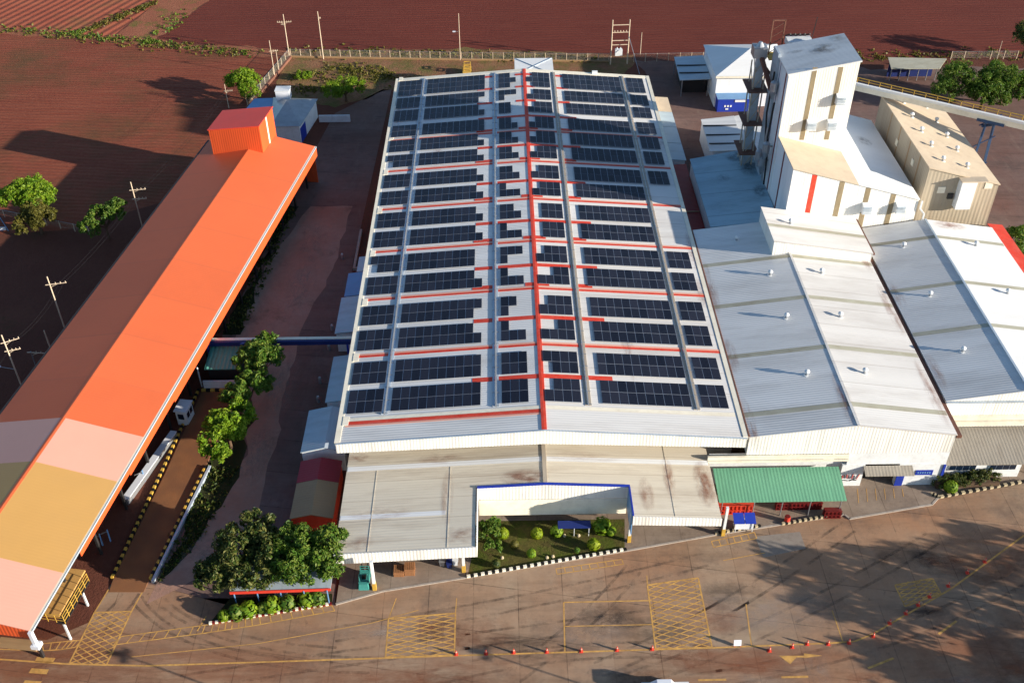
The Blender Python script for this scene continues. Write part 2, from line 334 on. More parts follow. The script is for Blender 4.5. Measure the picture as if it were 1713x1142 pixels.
tufts('dry_grass', [((0,49),(420,90),1.5),((560,115),(650,130),2.2),((490,84),(1000,100),1.2),((150,50),(260,4),.8),((1330,98),(1700,92),1.6)], 1000, LF['olive'], 4)
tufts('rubble_weeds', [((500,128),(530,124),1.0),((540,135),(600,140),1.8),((500,150),(560,148),1.2)], 160, LF['olive'], 5, (.15,.45))

# yard + lanes
kerbpx = [(350,1040),(562,1012),(640,990),(775,968),(1050,922),(1200,895),(1412,862),(1421,869),(1560,845),(1570,834),(1713,806)]
kw = [at(*q) for q in kerbpx]
yard = [Vector((-200,15,0)),Vector((160,15,0)),Vector((160,104,0)),kw[-1]]+kw[-2:0:-1]+[at(375,1000),at(340,1000),at(245,975),at(190,968),at(150,1040),at(78,1070),at(0,1066),Vector((-110,62,0)),Vector((-200,60,0))]
sheet('yard', yard, S['yard'], .008)
sheet('lane_between_buildings', P((640,150),(655,150),(590,440),(575,760),(560,1012),(375,1010),(245,975),(345,780),(372,560),(480,345),(530,245),(560,190)), S['lane2'], .008)
sheet('gravel_lane', P((520,345),(590,345),(560,440),(500,560),(455,760),(430,860),(345,960),(245,1010),(262,975),(330,900),(415,760),(395,560),(455,430)), S['lane'], .012, .3)
sheet('lane_grass', P((262,975),(332,900),(402,780),(430,700),(400,690),(345,780)), S['grass'], .016, .7)
sheet('shed_side_grass', P((480,345),(500,345),(450,420),(402,560),(372,560)), S['grass'], .016, .6)
sheet('service_road', [(50,180,0),(160,176,0),(160,104,0),(74,104,0),(74,150,0)], S['lane2'], .008)
sheet('back_service_yard', P((1060,100),(1480,116),(1640,112),(1900,114),(2000,330),(1760,330),(1660,380),(1300,400),(1130,400),(1085,130)), S['lane2'], .012, .6)
# raised walkway in front of the warehouses with its kerb
pv = MB(); fr = kw[1:]; back = [Vector((80,fr[-1].y+2,0)),Vector((80,100,0)),Vector((-24.6,100,0))]
pv.prism([(p.x,p.y) for p in fr+back], 0, .13); struct(pv, 'walkway', S['pave'])
kb = MB()
for a, b in zip(fr[:-1], fr[1:]):
    d = (b-a).normalized(); n = Vector((-d.y,d.x,0)); q = [a-n*.02, b-n*.02, b+n*.22, a+n*.22]
    kb.prism([(p.x,p.y) for p in q], 0, .16)
struct(kb, 'kerb', M['concrete'])

# painted markings
def strip(mb, a, b, wd=.16, z=.014):
    a, b = Vector(a), Vector(b); d = (b-a).normalized(); n = Vector((-d.y,d.x,0))*wd/2
    mb.face([(*(p)[:2], z) for p in (a-n, b-n, b+n, a+n)])
def pl(mb, px, wd=.16, z=.014):
    q = [at(*p) for p in px]
    for a, b in zip(q[:-1], q[1:]): strip(mb, a, b, wd, z)
def hatch(mb, c, n, z=.014):
    c = [at(*p) for p in c]
    for i in range(4): strip(mb, c[i], c[(i+1)%4], .18, z)
    L = lambda v: c[0].lerp(c[3], v); Rr = lambda v: c[1].lerp(c[2], v)
    for k in range(-3, n):
        for sgn in (0, 1):
            v0, v1 = k/n, (k+3)/n
            if sgn: v0, v1 = v1, v0
            A, B = L(0)+(L(1)-L(0))*v0, Rr(0)+(Rr(1)-Rr(0))*v1
            # clip in v to [0,1]
            t0, t1 = 0., 1.
            for lo in (0,):
                if v0 < 0: t0 = max(t0, -v0/(v1-v0))
                if v1 < 0: t1 = min(t1, v0/(v0-v1))
                if v0 > 1: t0 = max(t0, (v0-1)/(v0-v1))
                if v1 > 1: t1 = min(t1, (1-v0)/(v1-v0))
            if t1-t0 > .02: strip(mb, A.lerp(B, t0), A.lerp(B, t1), .13, z+.002+.002*sgn)
mk = MB()
pl(mk, [(-60,1098),(115,1110),(245,1113),(644,1100),(760,1096),(1190,1083),(1390,1075),(1430,1072),(1460,1060),(1520,1025),(1590,985),(1713,895)], .2)
hatch(mk, [(158,1024),(220,1022),(178,1112),(116,1109)], 9, .018)
hatch(mk, [(650,1034),(762,1025),(760,1095),(645,1099)], 8, .018)
hatch(mk, [(1083,978),(1168,966),(1191,1082),(1097,1085)], 12, .018)
hatch(mk, [(1497,978),(1560,967),(1574,992),(1514,1014)], 5, .018)
def ladder(mb, a, b, n):
    A = [at(*p) for p in a]; B = [at(*p) for p in b]; pl(mb, a, .13); pl(mb, b, .13)
    for i in range(n+1):
        t = i/n*(len(A)-1); k = min(int(t), len(A)-2); f = t-k
        strip(mb, A[k].lerp(A[k+1], f), B[k].lerp(B[k+1], f), .12, .017)
ladder(mk, [(0,1073),(60,1077),(112,1072),(136,1070)], [(-6,1085),(66,1088),(100,1086),(126,1082)], 10)
ladder(mk, [(203,1064),(350,1044),(428,1031),(555,1012)], [(190,1078),(345,1058),(430,1045),(560,1021)], 22)
ladder(mk, [(930,951),(1040,935)], [(932,960),(1043,943)], 8)
ladder(mk, [(1190,905),(1262,890)], [(1194,915),(1266,900)], 6)
pl(mk, [(158,1024),(182,985)]); pl(mk, [(220,1022),(238,990)]); pl(mk, [(345,1030),(330,1055)])
pl(mk, [(220,1098),(430,1076),(620,1042),(700,1020)], .1)
pl(mk, [(943,1007),(1087,1004)]); pl(mk, [(943,1007),(945,1089)]); pl(mk, [(945,1047),(1093,1044)], .12)
pl(mk, [(650,1034),(663,1000)], .1); pl(mk, [(762,1025),(764,1000)], .1); pl(mk, [(1083,978),(1082,962)], .1)
pl(mk, [(1248,1010),(1257,1079)], .14); pl(mk, [(1392,1020),(1410,1073)], .12); pl(mk, [(1210,937),(1280,924)], .1)
for a in ([(62,1098),(93,1100),(88,1108),(58,1106)], [(53,1117),(82,1119),(78,1127),(48,1125)], [(42,1137),(70,1139),(65,1147),(37,1145)]):
    mk.face([(*at(*p)[:2], .014) for p in a])
pl(mk, [(1168,1137),(1215,1136)], .25); pl(mk, [(1307,1132),(1352,1131)], .25); pl(mk, [(1452,1117),(1495,1100)], .25); pl(mk, [(1570,1060),(1600,1038)], .25)
mk.face([(*at(*p)[:2], .014) for p in [(1303,1096),(1345,1096),(1345,1092),(1376,1096),(1345,1100),(1345,1099),(1332,1099),(1322,1110)]])
for k in range(6):
    a = (1437+k*1.0, 842-k*5.2)
    pl(mk, [(1436+k*15,842-k*2),(1442+k*15-8,818)], .08, .146)
struct(mk, 'yard_marking', M['line'])
struct(MB().face([(*at(*p)[:2], .012) for p in [(1263,897),(1338,889),(1348,917),(1277,932)]]), 'concrete_patch', M['patch'])

def tyre_marks():
    m, t, b_, v = start('tyre rubber marks', .9); b_.inputs['Base Color'].default_value = (.035,.028,.024,1)
    t.links.new(math_(t, 'MULTIPLY', noise(t, v, .35, 7, .8, .42, .7), .5), b_.inputs['Alpha'])
    mb = MB(); R = random.Random(31)
    arcs = [((250,990),(300,1080),(560,1095)),((235,1000),(330,1110),(620,1112)),((700,1140),(980,1060),(1240,1100)),((1000,1120),(1200,1040),(1420,880)),
            ((1040,1142),(1300,1060),(1560,900)),((560,1060),(900,1010),(1180,935)),((300,1142),(700,1080),(1100,1030)),((1150,1142),(1480,1100),(1713,960)),((20,1120),(180,1060),(220,990)),((860,1130),(1000,1030),(1060,950))]
    for a,c,e in arcs:
        a,c,e = at(*a),at(*c),at(*e)
        for o_ in (-.95,.95):
            pts = []
            for k in range(25):
                u = k/24; p = a*(1-u)**2+c*2*u*(1-u)+e*u*u; d = ((c-a)*(1-u)+(e-c)*u).normalized(); pts.append(p+Vector((-d.y,d.x,0))*o_)
            for p,q in zip(pts[:-1],pts[1:]): strip(mb, p, q, .34, .0115)
    struct(mb, 'tyre_marks', m)
tyre_marks()
# ------------------------------------------------------------------ main warehouse
ZE, ZR, XL, XR, Y0, Y1 = 9.0, 10.87, -25.77, 25.15, 92.25, 197.1
def zm(x): return ZE + (ZR-ZE)*(1-abs(x)/(-XL if x < 0 else XR))
wh = thing('warehouse', 'long white gabled warehouse whose roof is covered in rows of dark solar panels', 'warehouse', (0,92,0))
b = MB(); b.box(XL+.6, XR-.35, 96.6, Y1-.5, 0, 8.6)
b.face([(XL+.6,Y1-.5,8.6),(XR-.35,Y1-.5,8.6),(XR-.35,Y1-.5,8.75),(0,Y1-.5,ZR-.25),(XL+.6,Y1-.5,8.75)])
b.build('wall', M['wall_white'], wh)
b = MB()
b.slab([(XL,Y0,ZE),(0,Y0,ZR),(0,Y1,ZR),(XL,Y1,ZE)], .18, 0); b.slab([(0,Y0,ZR),(XR,Y0,ZE),(XR,Y1,ZE),(0,Y1,ZR)], .18, 1)
RS = b.build('roof', [M['roof_grey_shade'], M['roof_white']], wh)
def rband(mb, x0, x1, y0, y1, dz=.02, mi=0, t=.015):
    segs = [(x0, min(x1, 0)), (max(x0, 0), x1)]
    for a, c in segs:
        if c-a > .01: mb.slab([(a,y0,zm(a)+dz),(c,y0,zm(c)+dz),(c,y1,zm(c)+dz),(a,y1,zm(a)+dz)], t, mi)
st = MB(); starts = [97.25, 109.85, 122.75, 135.2, 147.7, 160.3, 171.6]
for k, s in enumerate(starts):
    if k: rband(st, XL+.9, XR-.05, s-1.25, s-.8, .03)
    if k: rband(st, XL+.9, XR-.05, s-.75, s-.45, .026, 1)
    g = s+5.05 if k < 2 else s+4.95
    rband(st, -9.0, 9.3, g-.42, g+.42, .03)
    if k >= 2:
        for a, c in ((-9.3,-5.9),(-1.6,1.9),(5.9,8.2)): rband(st, a, c, s-.35, s+.5, .034)
for yy in (183.0, 189.2, 194.8):
    for a, c in ((-9.3,-5.9),(-1.9,1.9),(5.9,8.4)): rband(st, a, c, yy-.5, yy+.3, .034)
rband(st, XL+.9, 0, 95.35, 95.95, .04); rband(st, XL+.9, 0, 95.0, 95.3, .036, 1)
rband(st, XL+.9, XR-.8, 96.0, 96.6, .05, 2)
for s_ in (-1, 1):
    st.slab([(0,Y0-.05,ZR+.09),(s_*.32,Y0-.05,ZR+.07),(s_*.32,Y1,ZR+.07),(0,Y1,ZR+.09)] if s_ > 0 else [(-.32,Y0-.05,ZR+.07),(0,Y0-.05,ZR+.09),(0,Y1,ZR+.09),(-.32,Y1,ZR+.07)], .08, 0)
st.build('painted_stripes', [M['red'], M['pink'], M['cream']], wh)
b = MB()
for s_, x in ((-1, XL), (1, XR)):                     # verge trim, left is cream and weathered
    b.box(x-.15 if s_ < 0 else x-.5, x+.55 if s_ < 0 else x+.12, Y0, Y1, ZE-.35, ZE+.12, 0)
for k in range(9):
    y = Y0+3+k*12.6; b.box(XL+.5, XL+1.25, y, y+1.6, ZE-.1, ZE+.17, 0)
b.build('eave_trim', M['cream'], wh)
b = MB()                                               # front gable fascia
for a, c in ((XL,0),(0,XR)):
    za, zc = zm(a), zm(c); d = lambda x: 1.62+.75*(1-abs(x)/25.5)
    b.hexa([(a,Y0-.12,za-d(a)),(c,Y0-.12,zc-d(c)),(c,Y0-.002,zc-d(c)),(a,Y0-.002,za-d(a))], [(a,Y0-.12,za+.03),(c,Y0-.12,zc+.03),(c,Y0-.002,zc+.03),(a,Y0-.002,za+.03)])
b.build('fascia', M['wall_white'], wh)
b = MB()
for a, c in ((XL,0),(0,XR)): b.hexa([(a,Y0-.3,zm(a)-.02),(c,Y0-.3,zm(c)-.02),(c,Y0-.13,zm(c)-.02),(a,Y0-.13,zm(a)-.02)], [(a,Y0-.3,zm(a)+.1),(c,Y0-.3,zm(c)+.1),(c,Y0-.13,zm(c)+.1),(a,Y0-.13,zm(a)+.1)])
b.build('front_verge_cap', M['gutter'], wh)
b = MB()
for a, c in ((XL,0),(0,XR)): b.slab([(a,Y1-1.1,zm(a)+.05),(c,Y1-1.1,zm(c)+.05),(c,Y1+.1,zm(c)+.05),(a,Y1+.1,zm(a)+.05)], .05)
b.build('rear_verge_cap', M['cream'], wh)
for x, mt in ((-20.1,'gutter'),(-5.95,'gutter'),(5.75,'tray'),(19.6,'tray')):
    b = MB(); z = zm(x)
    b.box(x-.40, x-.12, 96.9, 196.2, z-.02, z+.10, 0); b.box(x+.12, x+.40, 96.9, 196.2, z-.05, z+.07, 0)
    b.cyl((x,96.9,z+.14),(x,196.2,z+.14), .08, n=6, mi=1)
    for k in range(40): b.box(x-.44, x+.44, 97+k*2.5, 97.1+k*2.5, z-.05, z+.13, 1)
    b.build('cable_tray', [M[mt], M['steel']], wh)
b = MB(); b.box(-1.8, 6.2, 199.3, 207.8, 8.35, 8.5); b.box(-1.8,6.2,207.3,207.5,0,8.35)
ro = b.build('rear_canopy', M['roof_clean'], wh)
b = MB(); b.bar((-1.6,199.6,8.56),(6,207.6,8.56),.16); b.bar((-1.6,207.6,8.56),(6,199.6,8.56),.16); b.build('bracing', M['gutter'], ro)
b = MB(); b.box(13.7,14.8,196.4,197.0,zm(14.2)+.05,zm(14.2)+.6); b.build('vent_box', M['wall_plain'], wh)

# ------------------------------------------------------------------ solar arrays
CW, CH = 1.152, 2.25
pm = MB(); pm.box(-CW/2+.04, CW/2-.04, -CH/2+.04, CH/2-.04, 0, .05, 0)
pm.box(-CW/2+.012, CW/2-.012, -CH/2+.012, CH/2-.012, -.01, .035, 1)
PAN = None
def array(nm_label, x0, ncol, y0, rows, grp):
    """rows: list (front row first) of column index lists"""
    global PAN
    side = -1 if x0 < 0 else 1
    slope = math.atan((ZR-ZE)/(25.77 if side < 0 else 25.15)); h = .14
    a = thing('solar_array', nm_label, 'solar array', (x0, y0, zm(x0)+h), grp)
    a.rotation_euler = (0, slope if side > 0 else -slope, 0)
    rails = MB()
    for j, cells in enumerate(rows):
        if not cells: continue
        for f in (.25, .75):
            rails.box(min(cells)*CW+.05, (max(cells)+1)*CW-.05, (j+f)*CH-.04, (j+f)*CH+.04, -.075, -.012)
        for i in cells:
            if PAN is None:
                o = pm.build('solar_panel', [M['solar'], M['frame']], a, local=True); PAN = o
            else:
                o = PAN.copy(); COL.objects.link(o); o.parent = a
            o.location = ((i+.5)*CW, (j+.5)*CH, 0)
    rails.build('rail', M['frame'], a, local=True)
SY = []
for s in starts: SY += [s, s+5.62]
SY[13] = 177.9; SY += [183.3, 188.75]
full = lambda n: list(range(n)); first = full
CL = {1:(3,3),2:(3,3),3:(3,1),4:(1,2),5:(3,1),6:(1,3),7:(3,1),8:(3,2),9:(3,1),10:(3,2),11:(3,2),12:(3,2),13:(3,2),14:(2,2),15:(1,3),16:(2,3,2)}
CRr = {1:(4,3),2:(3,4),3:(4,2),4:(4,3),5:(4,2),6:(4,3),7:(3,3),8:(3,3),9:(4,3),10:(4,3),11:(4,3),12:(4,3),13:(4,3),14:(4,3),15:(4,3),16:(3,4,3)}
LLr = {3:(10,9),4:(9,10),5:(10,9),6:(9,9),7:(10,9),8:(10,9),9:(10,9),10:(10,9),11:(10,9),12:(10,9),14:(10,9),15:(9,10)}
for i in range(16):
    n = i+1; y = SY[i]; nr = 3 if n == 16 else 2; o = ORD[i]
    dep = 'only three-deep' if n == 16 else o
    array(f'{o} row from the front of the narrow column of solar panels along the left eave', -25.0, 4, y,
          [[1,2,3] if (n in (6,11) and j == 0) else full(4) for j in range(nr)], 'narrow solar arrays by the left eave')
    array(f'{o} row from the front of the wide column of solar panels left of the ridge', -19.35, 10, y,
          [full(c) for c in LLr.get(n, (10,)*nr)], 'wide solar arrays left of the ridge')
    array(f'{o} row from the front of the short stepped panels just left of the red ridge', -5.2, 3, y,
          [full(c) for c in CL[n]], 'short solar arrays left of the ridge')
    array(f'{o} row from the front of the short panels just right of the red ridge', .35, 4, y,
          [list(range(4-c, 4)) for c in CRr[n]], 'short solar arrays right of the ridge')
    array(f'{o} row from the front of the wide column of solar panels right of the ridge', 7.55, 10, y,
          [full(10)]*nr, 'wide solar arrays right of the ridge')
    if n in (7,8,9): continue
    array(f'{ORD[i if i < 6 else i-3]} row from the front of the narrow column of solar panels along the right eave', 20.35, 3, y,
          [full(3)]*nr, 'narrow solar arrays by the right eave')

# ------------------------------------------------------------------ generic roofed blocks
def gable(name, label, cat, x0, x1, y0, y1, zl, xr, zr, zrr, mats, wall, over=.25, wy0=None, wz=0):
    g = thing(name, label, cat, ((x0+x1)/2, y0, 0))
    wy0 = y0 if wy0 is None else wy0
    b = MB(); f = [(x0+.15,zl-.15),(xr,zr-.15),(x1-.15,zrr-.15)]
    n = len(b.v); pr_ = [(x0+.15,wz)]+f+[(x1-.15,wz)]
    for yy, rev in ((wy0+.06, False), (y1-.06, True)):
        pts = [(x,yy,z) for x,z in pr_]; b.face(pts if rev else pts[::-1])
    b.face([(x0+.15,wy0+.06,wz),(x0+.15,wy0+.06,zl-.15),(x0+.15,y1-.06,zl-.15),(x0+.15,y1-.06,wz)], 1)
    b.face([(x1-.15,wy0+.06,wz),(x1-.15,y1-.06,wz),(x1-.15,y1-.06,zrr-.15),(x1-.15,wy0+.06,zrr-.15)], 1)
    b.build('wall', wall, g)
    b = MB(); b.slab([(x0,y0,zl),(xr,y0,zr),(xr,y1,zr),(x0,y1,zl)], .12, 0); b.slab([(xr,y0,zr),(x1,y0,zrr),(x1,y1,zrr),(xr,y1,zr)], .12, 1)
    b.build('roof', mats, g); return g
def slopez(x, x0, zl, xr, zr, x1, zrr): return zl+(zr-zl)*(x-x0)/(xr-x0) if x <= xr else zr+(zrr-zr)*(x-xr)/(x1-xr)

# roof vents (turbine caps)
VP = {}
def vent(x, y, z, label, grp, s=1.0):
    if 'v' not in VP:
        v = thing('roof_vent', label, 'roof vent', (x,y,z), grp)
        MB().cyl((0,0,-.3),(0,0,.55),.22,n=10).build('pipe', M['steel'], v, local=True)
        b = MB(); b.cyl((0,0,.5),(0,0,.62),.3,.42,n=12); b.cyl((0,0,.62),(0,0,.85),.42,.40,n=12); b.cyl((0,0,.85),(0,0,1.05),.40,.12,n=12)
        b.build('cap', M['wall_plain'], v, local=True)
        MB().cyl((0,0,-.1),(0,0,.04),.5,.42,n=12).build('flashing', M['wall_plain'], v, local=True); VP['v'] = v
    else: v = dup(VP['v'], (x,y,z), label)
    v['group'] = grp; v.scale = (s*.85,)*3; return v
def vpx(px, py, prof):
    z = 9.5
    for _ in range(12): q = at(px, py, z); z = prof(q.x)
    return q.x, q.y, z

# warehouse B
B = (25.2, 9.0, 38.67, 10.75, 51.35, 8.9)
wb = gable('factory_hall', 'white gabled hall with a grey shaded left slope, joined to the right of the solar warehouse', 'factory hall', 25.32, 51.35, 92.25, 139.5, 9.02, 38.67, 10.75, 8.9, [M['roof_grey_shade'], M['roof_white']], [M['wall_white'], M['wall_side']], wz=5.9)
pB = lambda x: slopez(x, *B)
b = MB()
for y in (95.8, 107.3, 118.6, 129.0):
    for a, c in ((25.4,38.6),(38.75,51.3)):
        MB().slab([(a,y,pB(a)+.02),(c,y,pB(c)+.02),(c,y+.85,pB(c)+.02),(a,y+.85,pB(a)+.02)], .012).build('skylight_strip', M['dull_strip'], wb)
b = MB(); b.box(51.3, 51.95, 92.25, 139.5, 8.35, 8.75, 0); b.build('gutter', M['rust'], wb)
MB().slab([(38.5,92.2,10.80),(38.85,92.2,10.80),(38.85,139.4,10.80),(38.5,139.4,10.80)], .08).build('ridge_cap', M['roof_white'], wb)
b = MB(); b.box(25.3, 25.5, 92.3, 139.4, 8.9, 9.14); b.build('valley_trim', M['rust'], wb)
b = MB(); b.box(20.6, 38.4, 91.95, 92.22, 5.35, 5.9); b.box(20.6,38.4,91.7,91.93,5.1,5.3); b.build('front_ledge', M['cream'], wb)
b = MB(); b.box(38.5, 51.2, 92.31, 93.0, 3.9, 5.88, 0); b.build('upper_front', M['wall_plain'], wb)
b = MB(); b.box(45.3, 51.2, 92.2, 92.9, 0, 3.88, 0); b.box(38.0, 40.9, 92.2, 92.9, 0, 3.88, 0); b.box(21,38,92.9,93.2,0,5.3); b.build('ground_floor_wall', M['wall_plain'], wb)
b = MB(); b.box(40.9, 45.3, 93.6, 93.8, 0, 3.9, 0); b.build('bay_shade_panel', M['black'], wb)  # black sheet paints the shade inside the open bay
b = MB(); b.box(45.3, 46.3, 92.08, 92.19, .1, 3.2); b.build('door', M['blue'], wb)
b = MB(); b.box(50.9, 51.22, 92.06, 92.19, .1, 3.8); b.build('corner_pillar', M['blue'], wb)
b = MB(); b.box(47.6, 49.8, 92.12, 92.19, 2.0, 2.85, 0); b.build('sign_board', M['blue'], wb)
b = MB()
for k in range(6): b.box(47.85+k*.3, 48.0+k*.3, 92.09, 92.115, 2.3, 2.55)
b.build('sign_lettering', M['sky_blue'], wb)
b = MB()
R = random.Random(9)
for k in range(7):
    x = 38.3+k*.32; b.bar((x,92.14,1.2+R.random()*.4),(x+R.uniform(-.1,.25),92.14,2.0+R.random()*.5),.08,k % 2)
for k in range(4): b.bar((38.2+k*.55,92.14,1.0+.3*R.random()),(38.6+k*.55,92.14,1.1+.3*R.random()),.09,1)
b.build('wall_lettering', [M['red'], M['dark']], wb)
MB().slab([(40.6,91.4,3.45),(46.9,91.4,3.45),(47.1,92.3,3.95),(40.8,92.3,3.95)] if 0 else [(40.7,90.9,3.2),(46.9,90.9,3.2),(46.9,92.19,3.75),(40.7,92.19,3.75)], .08).build('awning', M['roof_y'], wb)
k = 0
for px, py, side in ((1288,460,'left'),(1315,532,'left'),(1349,627,'left'),(1374,457,'right'),(1405,530,'right'),(1446,624,'right')):
    x, y, z = vpx(px, py, pB); nm = ['rearmost','middle','front'][k % 3]
    vent(x, y, z, f'{nm} round vent on the {"shaded grey left" if side=="left" else "white right"} slope of the hall beside the solar roof', 'vents on the hall roof'); k += 1
vent(*vpx(1232,402,pB), 'small round vent on the shaded back corner of the hall roof', 'vents on the hall roof')

# raised monitor block at the rear of B
mn = thing('roof_monitor', 'white raised box on the rear of the hall roof with one sloping top', 'raised roof', (43,130,9))
b = MB(); X0, X1, yy0, yy1 = 35.9, 51.4, 130.1, 139.9
zt = lambda x: 13.0+(10.5-13.0)*(x-X0)/(X1-X0)
b.hexa([(X0+.1,yy0+.1,9.2),(X1-.1,yy0+.1,8.2),(X1-.1,yy1,8.2),(X0+.1,yy1,9.2)], [(X0+.1,yy0+.1,zt(X0)-.15),(X1-.1,yy0+.1,zt(X1)-.15),(X1-.1,yy1,zt(X1)-.15),(X0+.1,yy1,zt(X0)-.15)])
b.build('wall', M['wall_white'], mn)
MB().slab([(X0,yy0,zt(X0)),(X1,yy0,zt(X1)),(X1,yy1,zt(X1)),(X0,yy1,zt(X0))], .14).build('roof', M['roof_white'], mn)
b = MB(); b.slab([(X0,yy0+4.2,zt(X0)+.015),(X1,yy0+4.2,zt(X1)+.015),(X1,yy0+5,zt(X1)+.015),(X0,yy0+5,zt(X0)+.015)], .01); b.build('skylight_strip', M['dull_strip'], mn)
b = MB(); b.box(X1+.0,X1+.25,yy0,yy1,zt(X1)-.3,zt(X1)-.02); b.build('gutter', M['rust'], mn)
vent(*vpx(1322,374,zt), 'single round vent on top of the raised white roof box', 'vents on the hall roof')

# warehouse C
C_ = (52.0, 9.0, 62.3, 10.6, 73.4, 8.9); pC = lambda x: slopez(x, *C_)
wc = gable('storage_hall', 'far right gabled storage hall, pale grey shaded left slope and bright white right slope', 'storage hall', 52.0, 73.4, 98.4, 139.4, 9.0, 62.3, 10.6, 8.9, [M['roof_grey_shade'], M['roof_clean']], [M['wall_white'], M['wall_side']])
b = MB()
for y in (102.2+9.5, 121.9, 137.2-3.2):
    for a, c in ((52.0,62.2),(62.4,73.3)): MB().slab([(a,y,pC(a)+.02),(c,y,pC(c)+.02),(c,y+.8,pC(c)+.02),(a,y+.8,pC(a)+.02)], .012).build('skylight_strip', M['dull_strip'], wc)
MB().box(62.15,62.45,98.4,139.4,10.58,10.72).build('ridge_cap', M['gutter'], wc)
b = MB(); b.box(51.98,73.4,98.12,98.32,8.75,9.0); b.build('front_verge', M['gutter'], wc)
b = MB(); b.box(52.2,80,97.9,98.38,6.0,6.5); b.box(52.2,80,97.6,98.0,5.3,5.9); b.build('front_ledge', M['cream'], wc)
k = 0
for px, py, side in ((1511,413,'left'),(1555,495,'left'),(1610,588,'left'),(1632,411,'right'),(1685,491,'right')):
    x, y, z = vpx(px, py, pC); nm = ['rearmost','middle','front','rearmost','front'][k]
    vent(x, y, z, f'{nm} round vent on the {"shaded grey left" if side=="left" else "white right"} slope of the far right hall', 'vents on the hall roof'); k += 1
rs = thing('side_shed', 'low dark red roof strip along the right edge of the far right hall', 'shed roof', (76,120,0))
b = MB(); b.slab([(73.9,96,8.0),(76.4,96,7.7),(76.4,142,7.7),(73.9,142,8.0)], .15); b.build('roof', M['red'], rs)
b = MB(); b.box(74.1,76.2,96.2,141.8,0,7.5); b.build('wall', M['wall_side'], rs)
# office strip under C
of = thing('office', 'low white office with dark windows under a grey lean-to roof at far right', 'office', (60,93,0))
b = MB(); b.box(51.6,61.8,93.4,98.3,.1,3.2); b.build('wall', M['wall_plain'], of)
MB().slab([(50.9,92.5,3.35),(80,92.5,3.35),(80,98.1,4.6),(50.9,98.1,4.6)], .12).build('roof', M['roof_y'], of)
b = MB(); b.box(61.8,80,96.8,97,.1,3.4); b.build('bay_shade_panel', M['black'], of)  # black backing stands in for the shade under the office roof
b = MB()
for x in (66,72,78): b.cyl((x,93,0),(x,93,3.3),.12)
b.build('post', M['dark_red'], of)
for x in (52.4, 57.6):
    w_ = MB(); w_.box(x,x+3.6,93.3,93.39,1.5,2.7); wo = w_.build('window', M['wall_plain'], of)
    g_ = MB()
    for q in range(4): g_.box(x+.1+q*.87,x+.85+q*.87,93.25,93.295,1.6,2.6)
    g_.build('pane', M['glass'], wo)

# ------------------------------------------------------------------ tower, block, beige building
tw = thing('mill_tower', 'tall white clad mill tower with brown vertical strips and a grey shaded sloping top', 'tower', (45,155,0))
tx0, tx1, ty0, ty1 = 39.9, 50.6, 150.4, 160.7; tz0, tz1 = 30.4, 32.5
b = MB(); b.face([(tx0,ty0,0),(tx1,ty0,0),(tx1,ty0,tz1-.1),(tx0,ty0,tz0-.1)], 0); b.face([(tx1,ty1,0),(tx0,ty1,0),(tx0,ty1,tz0-.1),(tx1,ty1,tz1-.1)], 0)
b.face([(tx1,ty0,0),(tx1,ty1,0),(tx1,ty1,tz1-.1),(tx1,ty0,tz1-.1)], 1); b.face([(tx0,ty1,0),(tx0,ty0,0),(tx0,ty0,tz0-.1),(tx0,ty1,tz0-.1)], 1)
b.build('wall', [M['wall_white'], M['wall_side']], tw)
MB().slab([(tx0-.2,ty0-.2,tz0),(tx1+.2,ty0-.2,tz1),(tx1+.2,ty1+.2,tz1),(tx0-.2,ty1+.2,tz0)], .25).build('roof', [M['roof_grey_shade']], tw)
b = MB()
for x in (43.4, 47.4): b.box(x,x+.75,ty0-.03,ty0-.002,19.0,31.4)
b.build('brown_strip', M['brown_strip'], tw)
b = MB(); b.box(tx0-.03,tx0-.002,ty0+1.0,ty0+1.6,0,30.2); b.build('red_strip', M['dark_red'], tw)
b = MB(); b.box(tx0-.03,tx0-.002,ty0+5.0,ty0+5.25,0,30.2); b.box(tx0-.03,tx0-.002,ty0+7.5,ty0+7.7,0,30.2); b.build('dark_seam', M['navy'], tw)
def hood(x, y, z, parent, mats):
    b = MB(); w_ = .75
    b.hexa([(x-w_,y-1.0,z-.75),(x+w_,y-1.0,z-.75),(x+w_,y,z-.75),(x-w_,y,z-.75)], [(x-w_,y-.8,z+.6),(x+w_,y-.8,z+.6),(x+w_,y,z+.9),(x-w_,y,z+.9)], 0)
    o = b.build('vent_hood', mats[0], parent)
    c = MB()
    for k in range(5): c.box(x-w_+.08,x+w_-.08,y-1.05,y-.8,z-.62+k*.25,z-.52+k*.25)
    c.build('louvre', mats[1], o)
for x, z in ((48.6,26.2),(44.7,21.8),(48.0,21.8)): hood(x, ty0, z, tw, (M['wall_plain'], M['gutter']))
b = MB(); b.box(39.5,39.85,156.5,159.8,0,31,0); b.build('service_duct', M['gutter'], tw)
for px, py, xx in ((1295,143,39.2),(1282,245,38.9),(1270,257,38.3),(1275,268,38.9)):
    d = rt*((px-856.5)/FPX)-up*((py-571)/FPX)+fw; t = (xx-CAMX)/d.x; q = Vector((CAMX,0,CAMZ))+d*t
    c = MB(); c.cyl((xx,q.y,q.z-.9),(xx,q.y,q.z+.5),.62,n=14); c.cyl((xx,q.y,q.z+.5),(xx,q.y,q.z+.85),.62,.2,n=14); c.cyl((xx,q.y,q.z-2.4),(xx,q.y,q.z-.9),.15,.62,n=14)
    c.bar((xx,q.y,q.z),(40,q.y,q.z),.25)
    c.build('cyclone', M['steel'], tw)

